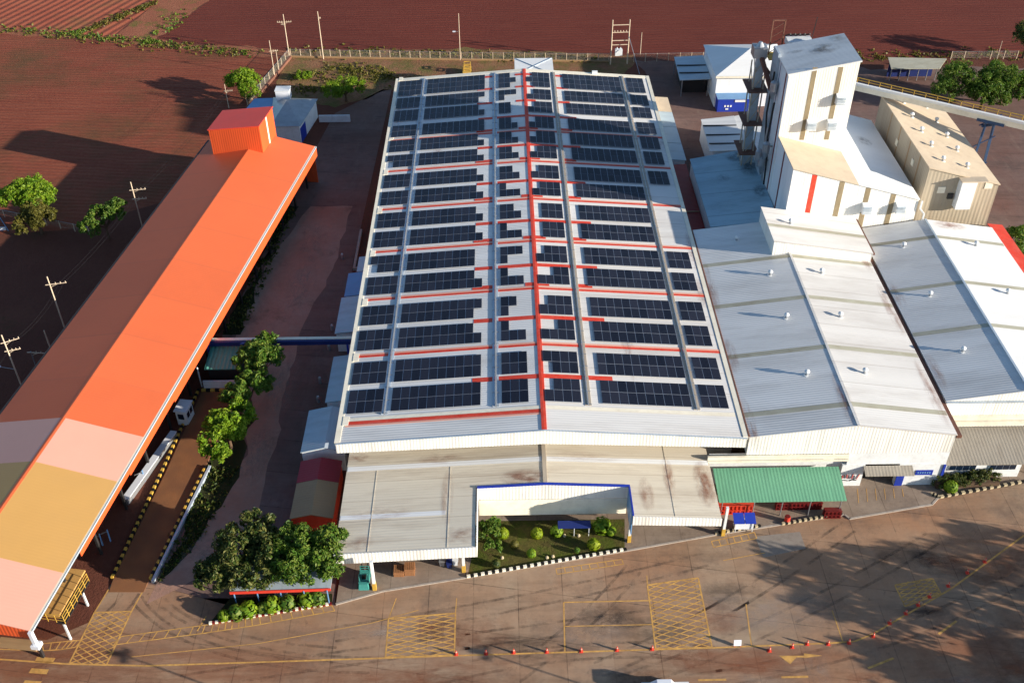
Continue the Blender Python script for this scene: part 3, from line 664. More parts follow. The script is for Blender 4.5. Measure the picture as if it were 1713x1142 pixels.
bk = thing('mill_annex', 'white mono-pitch annex in front of the mill tower with one red and several brown strips', 'annex', (50,140,0))
ax0, ax1, ay0, ay1 = 40.0, 60.7, 140.0, 166.8; za = lambda x: 19.75-(x-ax0)*.277
b = MB(); b.face([(ax0,ay0,0),(ax1,ay0,0),(ax1,ay0,za(ax1)-.1),(ax0,ay0,za(ax0)-.1)],0)
b.face([(ax1,ay0,0),(ax1,ay1,0),(ax1,ay1,za(ax1)-.1),(ax1,ay0,za(ax1)-.1)],1)
b.face([(ax1,ay1,0),(tx1,ay1,0),(tx1,ay1,za(tx1)-.1),(ax1,ay1,za(ax1)-.1)],0)
b.face([(ax0,ty0,0),(ax0,ay0,0),(ax0,ay0,za(ax0)-.1),(ax0,ty0,za(ax0)-.1)],1)
b.build('wall', [M['wall_white'], M['wall_side']], bk)
b = MB(); b.slab([(ax0-.1,ay0-.15,za(ax0)),(tx1+.01,ay0-.15,za(tx1)),(tx1+.01,ty0-.005,za(tx1)),(ax0-.1,ty0-.005,za(ax0))],.15,0)
b.slab([(tx1+.01,ay0-.15,za(tx1)),(ax1+.1,ay0-.15,za(ax1)),(ax1+.1,ay1,za(ax1)),(tx1+.01,ay1,za(tx1))],.15,1)
b.build('roof', [M['beige_roof'], M['roof_clean']], bk)
b = MB()
for x in (47.6, 51.9, 56.1): b.box(x,x+.8,ay0-.03,ay0-.002,8.5,za(x+.8)-.12)
b.build('brown_strip', M['brown_strip'], bk)
b = MB(); b.box(43.1,43.9,ay0-.03,ay0-.002,10,za(43.9)-.12); b.build('red_strip', M['red'], bk)
b = MB(); b.box(ax0-.03,ax0-.002,ay0+5.6,ay0+6.2,0,19.3); b.build('red_side_strip', M['dark_red'], bk)
for x in (52.6, 57.9): hood(x, ay0, 12.6, bk, (M['wall_plain'], M['gutter']))
b = MB(); b.bar((61.2,139.8,13.7),(61.2,139.8,12.3),.25); b.bar((61.2,139.8,12.3),(62.0,139.7,11.4),.25); b.bar((62.0,139.7,11.4),(62.0,139.7,9.5),.25); b.build('downpipe', M['wall_plain'], bk)

bg_ = thing('silo_building', 'beige windowless box building with ten small vents on its sloping roof', 'industrial building', (68,143,0))
gx0, gx1, gy0, gy1 = 62.4, 74.2, 142.9, 168.8; zg = lambda x: 18.0-(x-gx0)*.27
b = MB()
for c in ([(gx0,gy0),(gx1,gy0)],[(gx1,gy0),(gx1,gy1)],[(gx1,gy1),(gx0,gy1)],[(gx0,gy1),(gx0,gy0)]):
    (a0,b0),(a1,b1) = c; b.face([(a0,b0,0),(a1,b1,0),(a1,b1,zg(a1)-.05),(a0,b0,zg(a0)-.05)])
b.build('wall', M['beige_wall'], bg_)
MB().slab([(gx0-.15,gy0-.15,zg(gx0)),(gx1+.15,gy0-.15,zg(gx1)),(gx1+.15,gy1+.15,zg(gx1)),(gx0-.15,gy1+.15,zg(gx0))],.2).build('roof', M['beige_roof'], bg_)
b = MB(); b.box(67.6,70.0,gy0-1.4,gy0-.01,11.0,16.0,0); b.build('stair_tower', M['wall_plain'], bg_)
MB().box(67.4,71.6,gy0-1.6,gy0-.02,16.0,16.15).build('small_canopy', M['beige_roof'], bg_)
for x,z in ((64.6,13.3),(72.0,14.0)):
    b = MB(); b.box(x,x+1.2,gy0-.08,gy0-.01,z,z+1.1); b.build('wall_panel', M['cream'], bg_)
b = MB(); b.box(66.4,67.3,gy0-.3,gy0-.01,12.3,13.2); b.build('fan', M['dark'], bg_)
b = MB()
for y,z in ((157,14),(149,14.6)): b.box(gx0-.08,gx0-.01,y,y+1,z,z+1.1)
b.build('side_hatch', M['cream'], bg_)
b = MB()
for y in (147,152,157,162): b.box(gx0-.04,gx0-.01,y,y+.35,8,17.8)
b.build('pale_seam', M['tan'], bg_)
vp = [(1511,172),(1525,196),(1541,220),(1557,244),(1577,269),(1549,180),(1566,204),(1583,229),(1600,252),(1617,280)]
for i,(px,py) in enumerate(vp):
    z = 17
    for _ in range(12): q = at(px,py,z); z = zg(q.x)
    col = 'left' if i < 5 else 'right'
    vent(q.x, q.y, z, f'{["rearmost","second","third","fourth","front"][i%5]} vent, counting from the back, in the {col} row on the beige building roof', 'vents on the beige building')

# conveyor gallery
cv = thing('conveyor_bridge', 'long inclined conveyor gallery with yellow railings running from the tower to the right', 'conveyor', (75,155,0))
A = Vector((50.8,174.6,18.25)); Bq = Vector((104,139.5,18.25)); d = (Bq-A).normalized(); n = Vector((-d.y,d.x,0))
def beam(mb,o,w_,z0,z1,mi=0,a=A,c=Bq):
    q = [a+n*o,c+n*o,c+n*(o+w_),a+n*(o+w_)]; mb.hexa([(p.x,p.y,p.z+z0) for p in q],[(p.x,p.y,p.z+z1) for p in q],mi)
b = MB(); beam(b,0,1.5,0,.9); b.build('gallery', M['cream'], cv)
b = MB(); beam(b,0,.5,.92,1.35); b.build('belt_cover', M['roof_clean'], cv)
b = MB(); beam(b,1.52,1.0,.3,.42); b.build('walkway', M['tray'], cv)
b = MB(); beam(b,2.5,.08,1.25,1.37); beam(b,2.5,.06,.8,.9)
L_ = (Bq-A).length
for k in range(int(L_/2)+1):
    p = A+d*(k*2)+n*2.54; b.bar(p+Vector((0,0,.4)),p+Vector((0,0,1.35)),.09)
b.build('railing', M['yellow'], cv)
b = MB(); p0 = A+d*((at(1652,209,18.3)-A).dot(d))
for s_ in (0,1.8):
    for e in (-.5,.7): b.bar(p0+n*s_+d*e*2.2-Vector((0,0,18.2)), p0+n*s_+d*e-Vector((0,0,0)), .22)
for z in (-1,-5,-10,-15):
    b.bar(p0-d*1.4+Vector((0,0,z)), p0+n*1.8+d*1.4+Vector((0,0,z+2)), .16)
b.bar(p0-d*2,p0+d*2.4,.5); b.bar(p0-d*1+Vector((0,0,-1)),p0+n*1.8+d*1.6+Vector((0,0,-.6)),.4)
b.build('trestle', M['trestle'], cv)

# ------------------------------------------------------------------ roofs between the halls and the tower
sl_ = thing('lean_roof_building', 'pale blue-grey flat roofed building left of the tower stained dark along its right edge', 'building', (34,152,0))
b = MB(); b.box(29.1,39.8,142.2,164.2,0,7.7); b.build('wall', M['wall_side'], sl_)
MB().slab([(28.9,142,8.0),(39.85,142,9.1),(39.85,166.2,9.1),(28.9,164.5,8.0)],.15).build('roof', M['slate'], sl_)
soot((38.6,160.5,9.02),2.4,4.5,sl_,-.1,.85); soot((37.4,163.6,8.95),2.6,2.0,sl_,-.1,.9); soot((38.8,151.5,9.04),1.5,2.2,sl_,-.1,.8); soot((33.5,157,8.5),1.2,1.6,sl_,-.1,.4); soot((31.5,148,8.3),3.2,1.2,sl_,-.1,.25)
rd = thing('link_roof', 'dark red low roof strip between the solar warehouse and the blue-grey roof', 'link roof', (27.5,150,0))
b = MB(); b.slab([(25.7,139.6,4.9),(29.0,139.6,5.1),(29.0,168,5.1),(25.7,168,4.9)],.15); b.build('roof', M['red_roof'], rd)
b = MB(); b.box(25.9,28.9,139.8,167.8,0,4.7); b.build('wall', M['dark'], rd)
b = MB(); b.box(25.7,29.0,151.3,151.5,5.15,5.2); b.build('seam', M['tan'], rd)
ln = thing('lean_to', 'narrow pale lean-to roof in panels along the rear right side of the solar warehouse', 'lean-to', (27,180,0))
b = MB()
for k in range(4):
    y = 169.5+k*6.6; b.slab([(25.4,y,5.3),(29.3,y,5.0),(29.3,y+6.4,5.0),(25.4,y+6.4,5.3)],.12,1 if k == 3 else 0)
b.build('roof', [M['lean'], M['beige_roof']], ln)
b = MB(); b.box(25.5,29.1,169.6,195.6,0,4.9); b.build('wall', M['wall_side'], ln)
gr = thing('workshop', 'grey flat roofed workshop with dark cross seams behind the blue-grey roof', 'workshop', (38,180,0))
b = MB(); b.slab([(34.2,173,4.9),(40.9,173,5.1),(41.3,187,5.1),(34.6,186,4.9)],.15,0); b.slab([(41.0,173,5.0),(46,173,5.0),(46,189,5.0),(41.3,187,5.0)],.15,0); b.build('roof', M['roof_grey_shade'], gr)
b = MB()
for y in (175.5,179,182.8): MB().box(34.5,41,y,y+.35,5.02,5.14).build('seam', M['dark'], gr)
b = MB(); b.box(34.9,45.8,173.2,186.5,0,4.7); b.build('wall', M['wall_side'], gr)
bc = thing('blue_container', 'blue site cabin with white letters on its side below the hipped roof', 'cabin', (44,199,0))
b = MB(); b.box(40.5,48.4,199,204.3,0,2.9); b.build('wall', M['blue'], bc)
b = MB(); b.slab([(40.3,198.8,3.0),(48.6,198.8,3.0),(48.6,204.5,3.3),(40.3,204.5,3.3)],.1); b.build('roof', M['sky_blue'], bc)
b = MB(); b.box(44.0,46.4,198.9,198.99,2.2,2.7); b.build('light_strip', M['wall_plain'], bc)
b = MB()
for k in range(3): MB().box(41.9+k*.6,42.25+k*.6,198.93,198.99,1.1,1.5).build('letter', M['wall_plain'], bc)
MB().box(42.2,42.8,198.93,198.99,.5,.8).build('letter', M['wall_plain'], bc)
hp = thing('pump_house', 'building with a pale hipped roof, half in shade, beside the tower', 'building', (48,209,0))
ap = (48.2,209,9.6); cs = [(39.8,201,7.0),(56,201,7.0),(56,217.3,7.0),(39.8,217.3,7.0)]
b = MB()
for i in range(4): b.face([cs[i],cs[(i+1)%4],ap], 0)
b.face(cs[::-1]); b.build('roof', M['roof_clean'], hp)
b = MB(); b.box(40.2,55.5,201.4,217,0,6.95); b.build('wall', M['wall_side'], hp)
b = MB(); b.box(39.8,56,200.75,200.98,6.7,7.05); b.build('gutter', M['cream'], hp)
hu = thing('open_shelter', 'open shelter with a pale ridged roof between the hipped building and the warehouse', 'shelter', (37,212,0))
b = MB(); b.slab([(33.4,206.3,3.9),(40.0,206.3,4.1),(40.3,218.4,4.1),(33.8,218.2,3.9)],.15); b.build('roof', M['lean'], hu)
b = MB()
for y in (209.2,213): MB().box(33.7,40,y,y+.4,4.05,4.2).build('seam', M['dark'], hu)
b = MB()
for x in (34,39.6):
    for y in (206.6,217.8): b.cyl((x,y,0),(x,y,3.9),.12)
b.build('post', M['steel'], hu)
b = MB(); b.box(34.5,39.5,208.5,217,0,2.6); b.build('machine', M['dark'], hu)
# elevator structure left of tower
el = thing('bucket_elevator', 'dark rusty bucket elevator and chutes climbing the shaded left side of the tower', 'elevator', (38,160,0))
b = MB()
for x,y in ((37.2,160.5),(38.9,160.5),(37.2,163.5),(38.9,163.5)): b.bar((x,y,0),(x,y,27),.22)
for z in range(2,27,3):
    b.bar((37.2,160.5,z),(38.9,160.5,z+3),.12); b.bar((37.2,163.5,z+3),(37.2,160.5,z),.12)
b.build('frame', M['tray'], el)
b = MB(); b.box(37.4,38.7,161.0,162.2,0,28.5); b.build('casing', M['gutter'], el)
for z in (11.5,17,23): MB().box(36.3,39.7,159.2,164.5,z,z+.15).build('platform', M['rust'], el)
b = MB(); b.box(36.6,38.8,160.5,162.8,28.5,30.2); b.cyl((37.7,161.6,30.2),(37.7,161.6,30.9),.7,.3,n=10); b.build('head_housing', M['steel'], el)
b = MB(); b.bar((37.7,161.6,29.5),(39.4,157.2,24.5),.7); b.bar((37.0,163,29),(39.6,160,26),.5); b.build('chute', M['rust'], el)
b = MB(); b.box(39.6,42,162,165,27.5,27.7); b.build('top_platform', M['yellow'], el)
b = MB()
for x in (39.9,41.9): b.bar((x,164,27.5),(x,164,33.6),.22)
b.bar((39.9,164,33.5),(41.9,164,33.5),.22)
for k in range(4): b.bar((39.9,164,28+k*1.3),(41.9,164,29.3+k*1.3),.1)
b.build('portal_frame', M['rust'], el)
b = MB(); b.box(42.4,46.5,162,164.6,29.6,30.6); b.build('fan_unit', M['wall_plain'], el)
b = MB()
for k in range(5): b.bar((42.5+k*.8,164.8,30.6),(42.9+k*.8,163.4,31.4),.25)
b.bar((46.6,164,29.5),(47.0,164,34),.12)
b.build('pipes', M['dark'], el)
long_hut = thing('long_low_shed', 'long low grey roofed shed at the edge of the dark field behind the tower', 'shed', at(1535,112))
q = [at(1491,115,3),at(1572,115,3),at(1583,101,3),at(1485,99,3)]
MB().slab([(p.x,p.y,3.0+.4*(i>1)) for i,p in enumerate(q)],.15).build('roof', M['dull_strip'], long_hut)
b = MB(); x0,x1 = q[0].x+.3,q[1].x-.3; b.box(x0,x1,q[0].y+2.4,q[0].y+2.6,0,2.85); b.build('back_wall', M['navy'], long_hut)
b = MB()
for k in range(6): x = x0+(x1-x0)*k/5; b.cyl((x,q[0].y+.3,0),(x,q[0].y+.3,2.85),.1)
b.build('post', M['steel'], long_hut)

# ------------------------------------------------------------------ orange shed (local frame: x across, y along)
ang = -math.atan2(-39.13+54.91, 172.08-66.47)
org = Vector((-54.91,66.47,0))
sh = thing('orange_shed', 'long orange roofed loading shed with faded pink and ochre bands running up the left', 'shed', org, None, ang)
W2, LEN, ze, zr = 20.2, 106.6, 7.5, 9.65
zl = lambda x: ze+(zr-ze)*(1-abs(x+W2/2)/(W2/2))
bands = [(0,12.4,'pink'),(12.4,21.5,'yellow'),(21.5,29.4,'pink'),(29.4,LEN,'orange')]
def ya(p, z=8.5): v = at(*p, z)-org; return v.x*sin(-ang)+v.y*cos(-ang)
y1_ = ya((100,957),7.5); y2_ = ya((187,804),7.5); y3_ = ya((235,730),7.5)
bands = [(0,y1_,2),(y1_,y2_,1),(y2_,y3_,2),(y3_,LEN,0)]
b = MB()
for a,c,mi in bands:
    b.slab([(-W2/2,a,zr),(0,a,ze),(0,c,ze),(-W2/2,c,zr)],.12,mi); b.slab([(-W2,a,ze),(-W2/2,a,zr),(-W2/2,c,zr),(-W2,c,ze)],.12,mi)
b.build('roof', [M['orange'],M['yellow_roof'],M['pink']], sh, True)
b = MB(); b.box(-.02,.26,0,LEN,ze-.22,ze-.02,0)
b.box(.285,.33,0,LEN,ze-.24,ze+.0,1); b.build('gutter', [M['cream'],M['gutter']], sh, True)
b = MB(); b.box(-W2-.35,-W2+.02,0,LEN,ze-.22,ze-.03); b.build('rear_gutter', M['dark'], sh, True)
b = MB(); b.box(.20,.28,10.9,24,ze-1.1,ze-.25,0); b.box(.20,.28,24,38,ze-1.5,ze-.25,0); b.box(.20,.28,38,LEN-.1,ze-1.9,ze-.25,0); b.box(-W2+.2,-W2+.35,0,LEN,0,ze-.15,0); b.box(-W2+.2,-.2,LEN-.2,LEN-.05,0,ze-.15,0)
b.face([(-W2+.2,LEN-.1,ze-.15),(-W2/2,LEN-.1,zr-.13),(-.2,LEN-.1,ze-.15)])
b.face([(-W2,.02,ze-1.4),(-.05,.02,ze-1.4),(-.05,.02,ze-.12),(-W2/2,.02,zr-.12),(-W2,.02,ze-.12)])
b.build('wall', M['orange_wall'], sh, True)
b = MB(); b.slab([(-W2/2-.3,0,zr-.052),(-W2/2,0,zr+.008),(-W2/2,LEN,zr+.008),(-W2/2-.3,LEN,zr-.052)],.02); b.slab([(-W2/2,0,zr+.008),(-W2/2+.3,0,zr-.052),(-W2/2+.3,LEN,zr-.052),(-W2/2,LEN,zr+.008)],.02); b.build('ridge_cap', M['orange'], sh, True)
for k in range(15):
    for x in (-1.6,-W2+.8):
        b = MB(); b.box(x-.15,x+.15,1.6+k*7.3,1.9+k*7.3,0,ze-.3); b.build('column', M['dark'], sh, True)
b = MB(); b.box(-.1,.3,-.3,.1,ze-2.2,ze-.1); b.box(-.35,.55,-.5,.35,ze-2.7,ze-2.2); b.build('corner_bracket', M['truck_white'], sh, True)
b = MB(); b.box(-9.5,-9.2,3,LEN-1,0,ze-.4); b.build('inner_wall', M['dark'], sh, True)
b = MB()
for k in range(5): b.bar((-12+k*.6,-.6,2.2),(-9.5+k*.6,1.2,4.6),.25)
b.box(-18,-1.2,.8,1.6,2.4,3.2); b.build('conveyor_frame', M['tan'], sh, True)
# head box
hx0,hx1 = -17.2+4.9,-2.6; ly = 0
def loc(p): v = Vector(p)-org; c_,s_ = cos(-ang),sin(-ang); return Vector((v.x*c_-v.y*s_, v.x*s_+v.y*c_, v.z))
FR,BR_ = loc((-47.45,166.6,14.4)),loc((-46.35,174.0,14.4)); hx1=(FR.x+BR_.x)/2; hx0=hx1-9.5; hy0,hy1=FR.y,BR_.y
hb = MB(); hb.hexa([(hx0,hy0,7.6),(hx1,hy0,7.6),(hx1,hy1,7.6),(hx0,hy1,7.6)],[(hx0,hy0,13.0),(hx1,hy0,14.35),(hx1,hy1,14.35),(hx0,hy1,13.0)])
ho = hb.build('head_house', M['orange_wall'], sh, True)
MB().slab([(hx0-.15,hy0-.15,13.1),(hx1+.15,hy0-.15,14.5),(hx1+.15,hy1+.15,14.5),(hx0-.15,hy1+.15,13.1)],.14).build('head_roof', M['shade_red'], ho, True)
MB().box(hx1,hx1+.03,(hy0+hy1)/2-.2,(hy0+hy1)/2+.35,8.4,14.2).build('pale_strip', M['cream'], ho, True)
# side platform
pf = thing('loading_platform', 'ochre platform on white legs with yellow railings at the near end of the orange shed', 'platform', org, None, ang)
MB().box(-2.6,-.02,4.5,10.9,3.7,3.95).build('deck', M['yellow_roof'], pf, True)
ya0,ya1 = 4.5,10.9
b = MB()
for z in (4.0,4.5,4.95): b.bar((.95,ya0-.6,z),(.95,ya1-1.2,z),.07); b.bar((-2,ya0-.6,z),(.95,ya0-.6,z),.06)
for k in range(7): y = ya0-.6+(ya1-ya0-.6)*k/6; b.bar((.95,y,3.6),(.95,y,4.95),.07)
for k in range(4): x = -2+k*.98; b.bar((x,ya0-.6,3.6),(x,ya0-.6,4.95),.06)
b.build('railing', M['yellow'], pf, True)
MB().box(-.02,1.0,ya0-.7,ya1-1.2,3.5,3.6).build('catwalk', M['dark'], pf, True)
for x,y in ((.35,ya0-.2),(.2,ya1-2.0)):
    MB().box(x-.1,x+.1,y-.1,y+.1,0,3.5).build('leg', M['wall_plain'], pf, True)

# ------------------------------------------------------------------ things beside the lane
sb = thing('weighbridge', 'long rusty weighbridge deck between black and yellow block kerbs beside the orange shed', 'weighbridge', at(290,820))
Lp = [at(340,652),at(278,790),at(190,970)]; Rp = [at(398,652),at(345,780),at(250,970)]
b = MB()
q = [Lp[2],Rp[2],Rp[1],Rp[0],Lp[0],Lp[1]]; b.prism([(p.x,p.y) for p in q],.02,.18); b.build('deck', S['weigh'], sb)
b = MB(); q = [at(182,990),at(240,990),Rp[2],Lp[2]]; b.hexa([(p.x,p.y,.01) for p in q],[(q[0].x,q[0].y,.03),(q[1].x,q[1].y,.03),(q[2].x,q[2].y,.18),(q[3].x,q[3].y,.18)]); b.build('ramp', S['weigh'], sb)
def blocks(parent, a, c, n, size, hgt, mats, nm='kerb_block'):
    d = (c-a)/n; u = d.normalized(); nn = Vector((-u.y,u.x,0))*size/2
    for k in range(n):
        p = a+d*k; e = p+d*.98; pts = [p-nn,e-nn,e+nn,p+nn]
        MB().hexa([(v.x,v.y,v.z) for v in pts],[(v.x,v.y,v.z+hgt) for v in pts]).build(nm, M[mats[k%2]], parent)
Lq = [at(333,652),at(271,790),at(188,968)]
blocks(sb, Lq[1], Lq[0], 30, .32, .35, ('yellow','black')); blocks(sb, Lq[2], Lq[1], 34, .32, .35, ('yellow','black'))
blocks(sb, at(338,655), at(398,655), 8, .4, .5, ('yellow','black'))
blocks(sb, at(252,970), at(345,782), 34, .25, .5, ('yellow','black'))
b = MB(); a,c = at(256,975),at(352,782); u=(c-a).normalized(); nn=Vector((-u.y,u.x,0))*.16; b.prism([(v.x,v.y) for v in (a-nn,c-nn,c+nn,a+nn)],0,.45); b.build('side_wall', M['gutter'], sb)
th = thing('office_hut', 'small hut with a teal metal roof and a white front half hidden by the trees', 'hut', at(375,640))
MB().slab([(-47.5,113.2,3.6),(-42.6,113.2,3.6),(-42.9,118.8,4.0),(-47.5,118.8,4.0)],.15).build('roof', M['teal_roof'], th)
b = MB(); b.box(-47.3,-42.9,114.0,118.5,0,3.4); b.build('wall', M['dark'], th)
b = MB(); b.box(-48,-42.6,112.7,113.0,0,1.7); b.build('front_wall', M['wall_plain'], th)
b = MB(); b.cyl((-48.6,113.6,0),(-48.6,113.6,3.6),.1); b.build('post', M['wall_plain'], th)
bt = thing('guard_booth', 'white guard booth with dark windows standing by the weighbridge', 'booth', (-49.2,106.6,0), None, ang*-1*0-.15)
b = MB(); b.box(-.75,.75,-1.1,1.1,0,2.5); b.build('wall', M['wall_plain'], bt, True)
MB().box(-.9,.9,-1.25,1.25,2.5,2.65).build('roof', M['truck_white'], bt, True)
for c in ((-.5,.2,-1.13,-1.1),):
    MB().box(-.5,.35,-1.13,-1.101,1.1,2.0).build('window', M['glass'], bt, True)
for y in (-.85,.1): MB().box(.751,.78,y,y+.75,1.1,2.0).build('window', M['glass'], bt, True)
tr_ = thing('long_trough', 'long white topped trough lying beside the orange shed below the booth', 'trough', at(240,790))
a,c = at(291,722,.9),at(209,836,.9); u=(c-a).normalized(); nn=Vector((-u.y,u.x,0))
b = MB(); q=[a-nn*.45,c-nn*.45,c+nn*.45,a+nn*.45]; b.slab([(v.x,v.y,1.1) for v in q],.12); b.build('cover', M['truck_white'], tr_)
b = MB(); q=[a-nn*.3,c-nn*.3,c+nn*.3,a+nn*.3]; b.prism([(v.x,v.y) for v in q],0,.97); b.build('body', M['steel'], tr_)
for i,(px,py) in enumerate(((243,805),(185,905),(172,912))):
    p = at(px,py); t_ = thing('barrier_stand', ['blue-white barrier post under the long trough','taller pale barrier post beside the lower weighbridge','shorter pale barrier post nearest the orange shed'][i],'barrier',p)
    b = MB(); b.bar(p,p+Vector((-.2,.5,1.6)),.14); b.build('post', M['sky_blue'], t_)
    b = MB(); b.bar(p+Vector((-.2,.4,1.4)),p+Vector((-1.2,.1,1.1)),.1); b.build('arm', M['steel'], t_)
bm = thing('pipe_bridge', 'blue and cream beam bridging the lane from the orange shed to the solar warehouse', 'pipe bridge', (-37,118,0))
MB().box(-48.4,-25.9,117.5,117.9,4.3,5.0).build('beam', M['navy'], bm)  # navy stands in for blue darkened by the lane's shade
MB().box(-48.4,-25.9,117.95,118.5,4.75,5.05).build('pipe_cover', M['cream'], bm)
b = MB()
for x in (-47.9,-27.6): b.cyl((x,117.8,0),(x,117.8,4.3),.18)
b.build('post', M['blue'], bm)
# annexes on the left of the warehouse
def lean(lbl, x0, x1, y0, y1, z0, z1, mt, nm='annex'):
    g = thing(nm, lbl, 'annex', ((x0+x1)/2,y0,0))
    MB().slab([(x0,y0,z0),(x1,y0,z1),(x1,y1,z1),(x0,y1,z0)],.12).build('roof', M[mt], g)
    MB().box(x0+.2,x1,y0+.2,y1-.2,0,min(z0,z1)-.15).build('wall', M['wall_side'], g); return g
lean('small pale annex roof farthest back on the left side of the solar warehouse', -28.2,-25.3,136.6,140.7,3.9,4.3,'lean')
lean('blue annex roof second from the back on the left side of the solar warehouse', -29.5,-25.3,130.2,136.4,3.7,4.2,'sky_blue')
lean('long teal-grey annex roof just behind the pipe bridge', -29.9,-25.3,121,130,3.6,4.2,'lean')
lean('long teal-grey annex roof just in front of the pipe bridge', -29.4,-25.3,105.8,115.6,3.6,4.2,'lean')
g = gable('pump_shed', 'grey gabled lean-to shed beside the front left corner of the solar warehouse', 'shed', -31.4,-25.6,96.3,104.3,3.5,-28.2,4.3,3.5,[M['lean'],M['gutter']],[M['wall_plain']]*2)
g = gable('striped_shed', 'burgundy and tan gabled shed beside the big trees at the front left corner', 'shed', -31.2,-25.9,85.3,95.0,3.1,-28.5,3.8,3.1,[M['tan'],M['tan']],[M['red']]*2)
b = MB()
for (a,za_),(c,zc_) in (((-31.22,3.1),(-28.5,3.8)),((-28.5,3.8),(-25.88,3.1))): b.slab([(a,91.2,za_+.03),(c,91.2,zc_+.03),(c,95.05,zc_+.03),(a,95.05,za_+.03)],.02)
b.build('burgundy_band', M['burg'], g)
for i,(px,py) in enumerate(((573,433),(556,552),(551,585),(536,640),(533,672))):
    p = at(px,py); t_ = tag(MB().cyl(p,p+Vector((0,0,.9)),.25,n=10).cyl(p+Vector((0,0,.9)),p+Vector((0,0,1.1)),.25,.15,n=10).build('gas_cylinder', M['steel']), f'{ORD[i]} white gas cylinder from the back along the shaded left annexes', 'gas cylinder', 'gas cylinders by the annexes')
kb2 = MB(); 
pl_ = thing('concrete_trough', 'low white edged channel beside the lane near the rear left annexes', 'channel', at(590,380))
a,c = at(592,350,.3),at(580,420,.3); b = MB(); b.box(-29.8,-29.4,142.5,154.5,0,.5); b.box(-29.4,-28.6,142.5,142.9,0,.5); b.build('edge', M['concrete'], pl_)
# back-left hut
hl = thing('white_cottage', 'small white house with a grey hipped roof and blue door behind the orange shed', 'house', (-48,194,0))
cs = [(-50.5,187,3.9),(-44.5,187,3.9),(-42.6,199.2,3.9),(-52.0,200.2,3.9)]; ap = (-48.3,196.0,5.3)
b = MB()
for i in range(4): b.face([cs[i],cs[(i+1)%4],ap])
b.build('roof', M['steel'], hl)
b = MB(); b.prism([(-50.1,187.4),(-44.8,187.4),(-43.0,198.8),(-51.5,199.8)],0,3.85); b.build('wall', M['wall_plain'], hl)
b = MB(); a = Vector((-44.75,187.7,0)); c = Vector((-44.25,191.0,0)); b.hexa([(a.x,a.y,0),(a.x+.06,a.y,0),(c.x+.06,c.y,0),(c.x,c.y,0)],[(a.x,a.y,3.0),(a.x+.06,a.y,3.0),(c.x+.06,c.y,3.0),(c.x,c.y,3.0)]); b.build('door', M['blue'], hl)
b = MB(); b.slab([(-57,195.5,3.5),(-51.8,195.5,3.7),(-51.6,200.3,3.7),(-56,200.6,3.5)],.12); b.build('side_roof', M['sky_blue'], hl)
tk = thing('water_tank', 'bright white square water tank on the grey hipped house roof', 'water tank', (-49.3,198.6,4.4))
MB().box(-50.8,-48.0,197.4,199.6,4.4,6.5).build('tank', M['truck_white'], tk); MB().box(-50.9,-47.9,197.3,199.7,6.5,6.62).build('lid', M['wall_plain'], tk)
lw = tag(MB().box(-42.4,-36.0,196.4,196.7,0,1.5).build('low_wall', M['wall_plain']), 'low pale blue-white wall beside the small hipped house', 'wall')

# ------------------------------------------------------------------ front canopy with courtyard cut
fc = thing('front_canopy', 'weathered pale canopy with white fascia wrapped round the small garden', 'canopy', (0,86,0))
zc = lambda x: 6.45-abs(x)*.058
fb = MB()
def cs_(x0,x1,y0,y1): fb.slab([(x0,y0,zc(x0)),(x1,y0,zc(x1)),(x1,y1,zc(x1)),(x0,y1,zc(x0))],.12)
cs_(-24.7,-8.45,78.1,96.5); cs_(-8.45,0,87.35,96.5); cs_(0,10.25,87.35,96.5); cs_(10.25,20.75,82.45,96.5)
fb.build('roof', M['roof_worn'], fc)
b = MB()
for y0,y1,x0,x1 in ((91.2,92.0,-24.6,-.3),(83.2,83.9,-24.6,-12.0),(91.2,92.0,.3,20.6)):
    for a,c in ((x0,x1),): b.slab([(a,y0,zc(a)+.02),(c,y0,zc(c)+.02),(c,y1,zc(c)+.02),(a,y1,zc(a)+.02)],.015)
b.build('pale_strip', M['roof_clean'], fc)
b = MB()
for x,y0,y1 in ((-20.9,78.2,91.1),(-11.7,78.2,91.1),(15.2,82.6,96)): b.slab([(x,y0,zc(x)+.035),(x+.09,y0,zc(x)+.035),(x+.09,y1,zc(x)+.035),(x,y1,zc(x)+.035)],.02)
b.build('seam', M['roof_worn'], fc); b = MB(); b.slab([(-.25,87.5,zc(0)+.08),(.25,87.5,zc(0)+.08),(.25,96,zc(0)+.08),(-.25,96,zc(0)+.08)],.1)
b.build('ridge_seam', M['tray'], fc)
b = MB(); fh = 1.6
b.hexa([(-24.75,77.95,zc(-24.7)-fh),(-8.2,77.95,zc(-8.4)-fh),(-8.2,78.07,zc(-8.4)-fh),(-24.75,78.07,zc(-24.7)-fh)],[(-24.75,77.95,zc(-24.7)+.05),(-8.2,77.95,zc(-8.4)+.05),(-8.2,78.07,zc(-8.4)+.05),(-24.75,78.07,zc(-24.7)+.05)])
b.box(-8.32,-8.2,78.08,87.2,zc(-8.4)-fh,zc(-8.4)+.12); b.build('fascia', M['wall_white'], fc); b = MB()
b.hexa([(10.2,82.3,zc(10)-fh+.2),(20.8,82.3,zc(20.8)-fh+.4),(20.8,82.42,zc(20.8)-fh+.4),(10.2,82.42,zc(10)-fh+.2)],[(10.2,82.3,zc(10)+.05),(20.8,82.3,zc(20.8)+.05),(20.8,82.42,zc(20.8)+.05),(10.2,82.42,zc(10)+.05)])
b.build('fascia', M['wall_white'], fc)
b = MB()
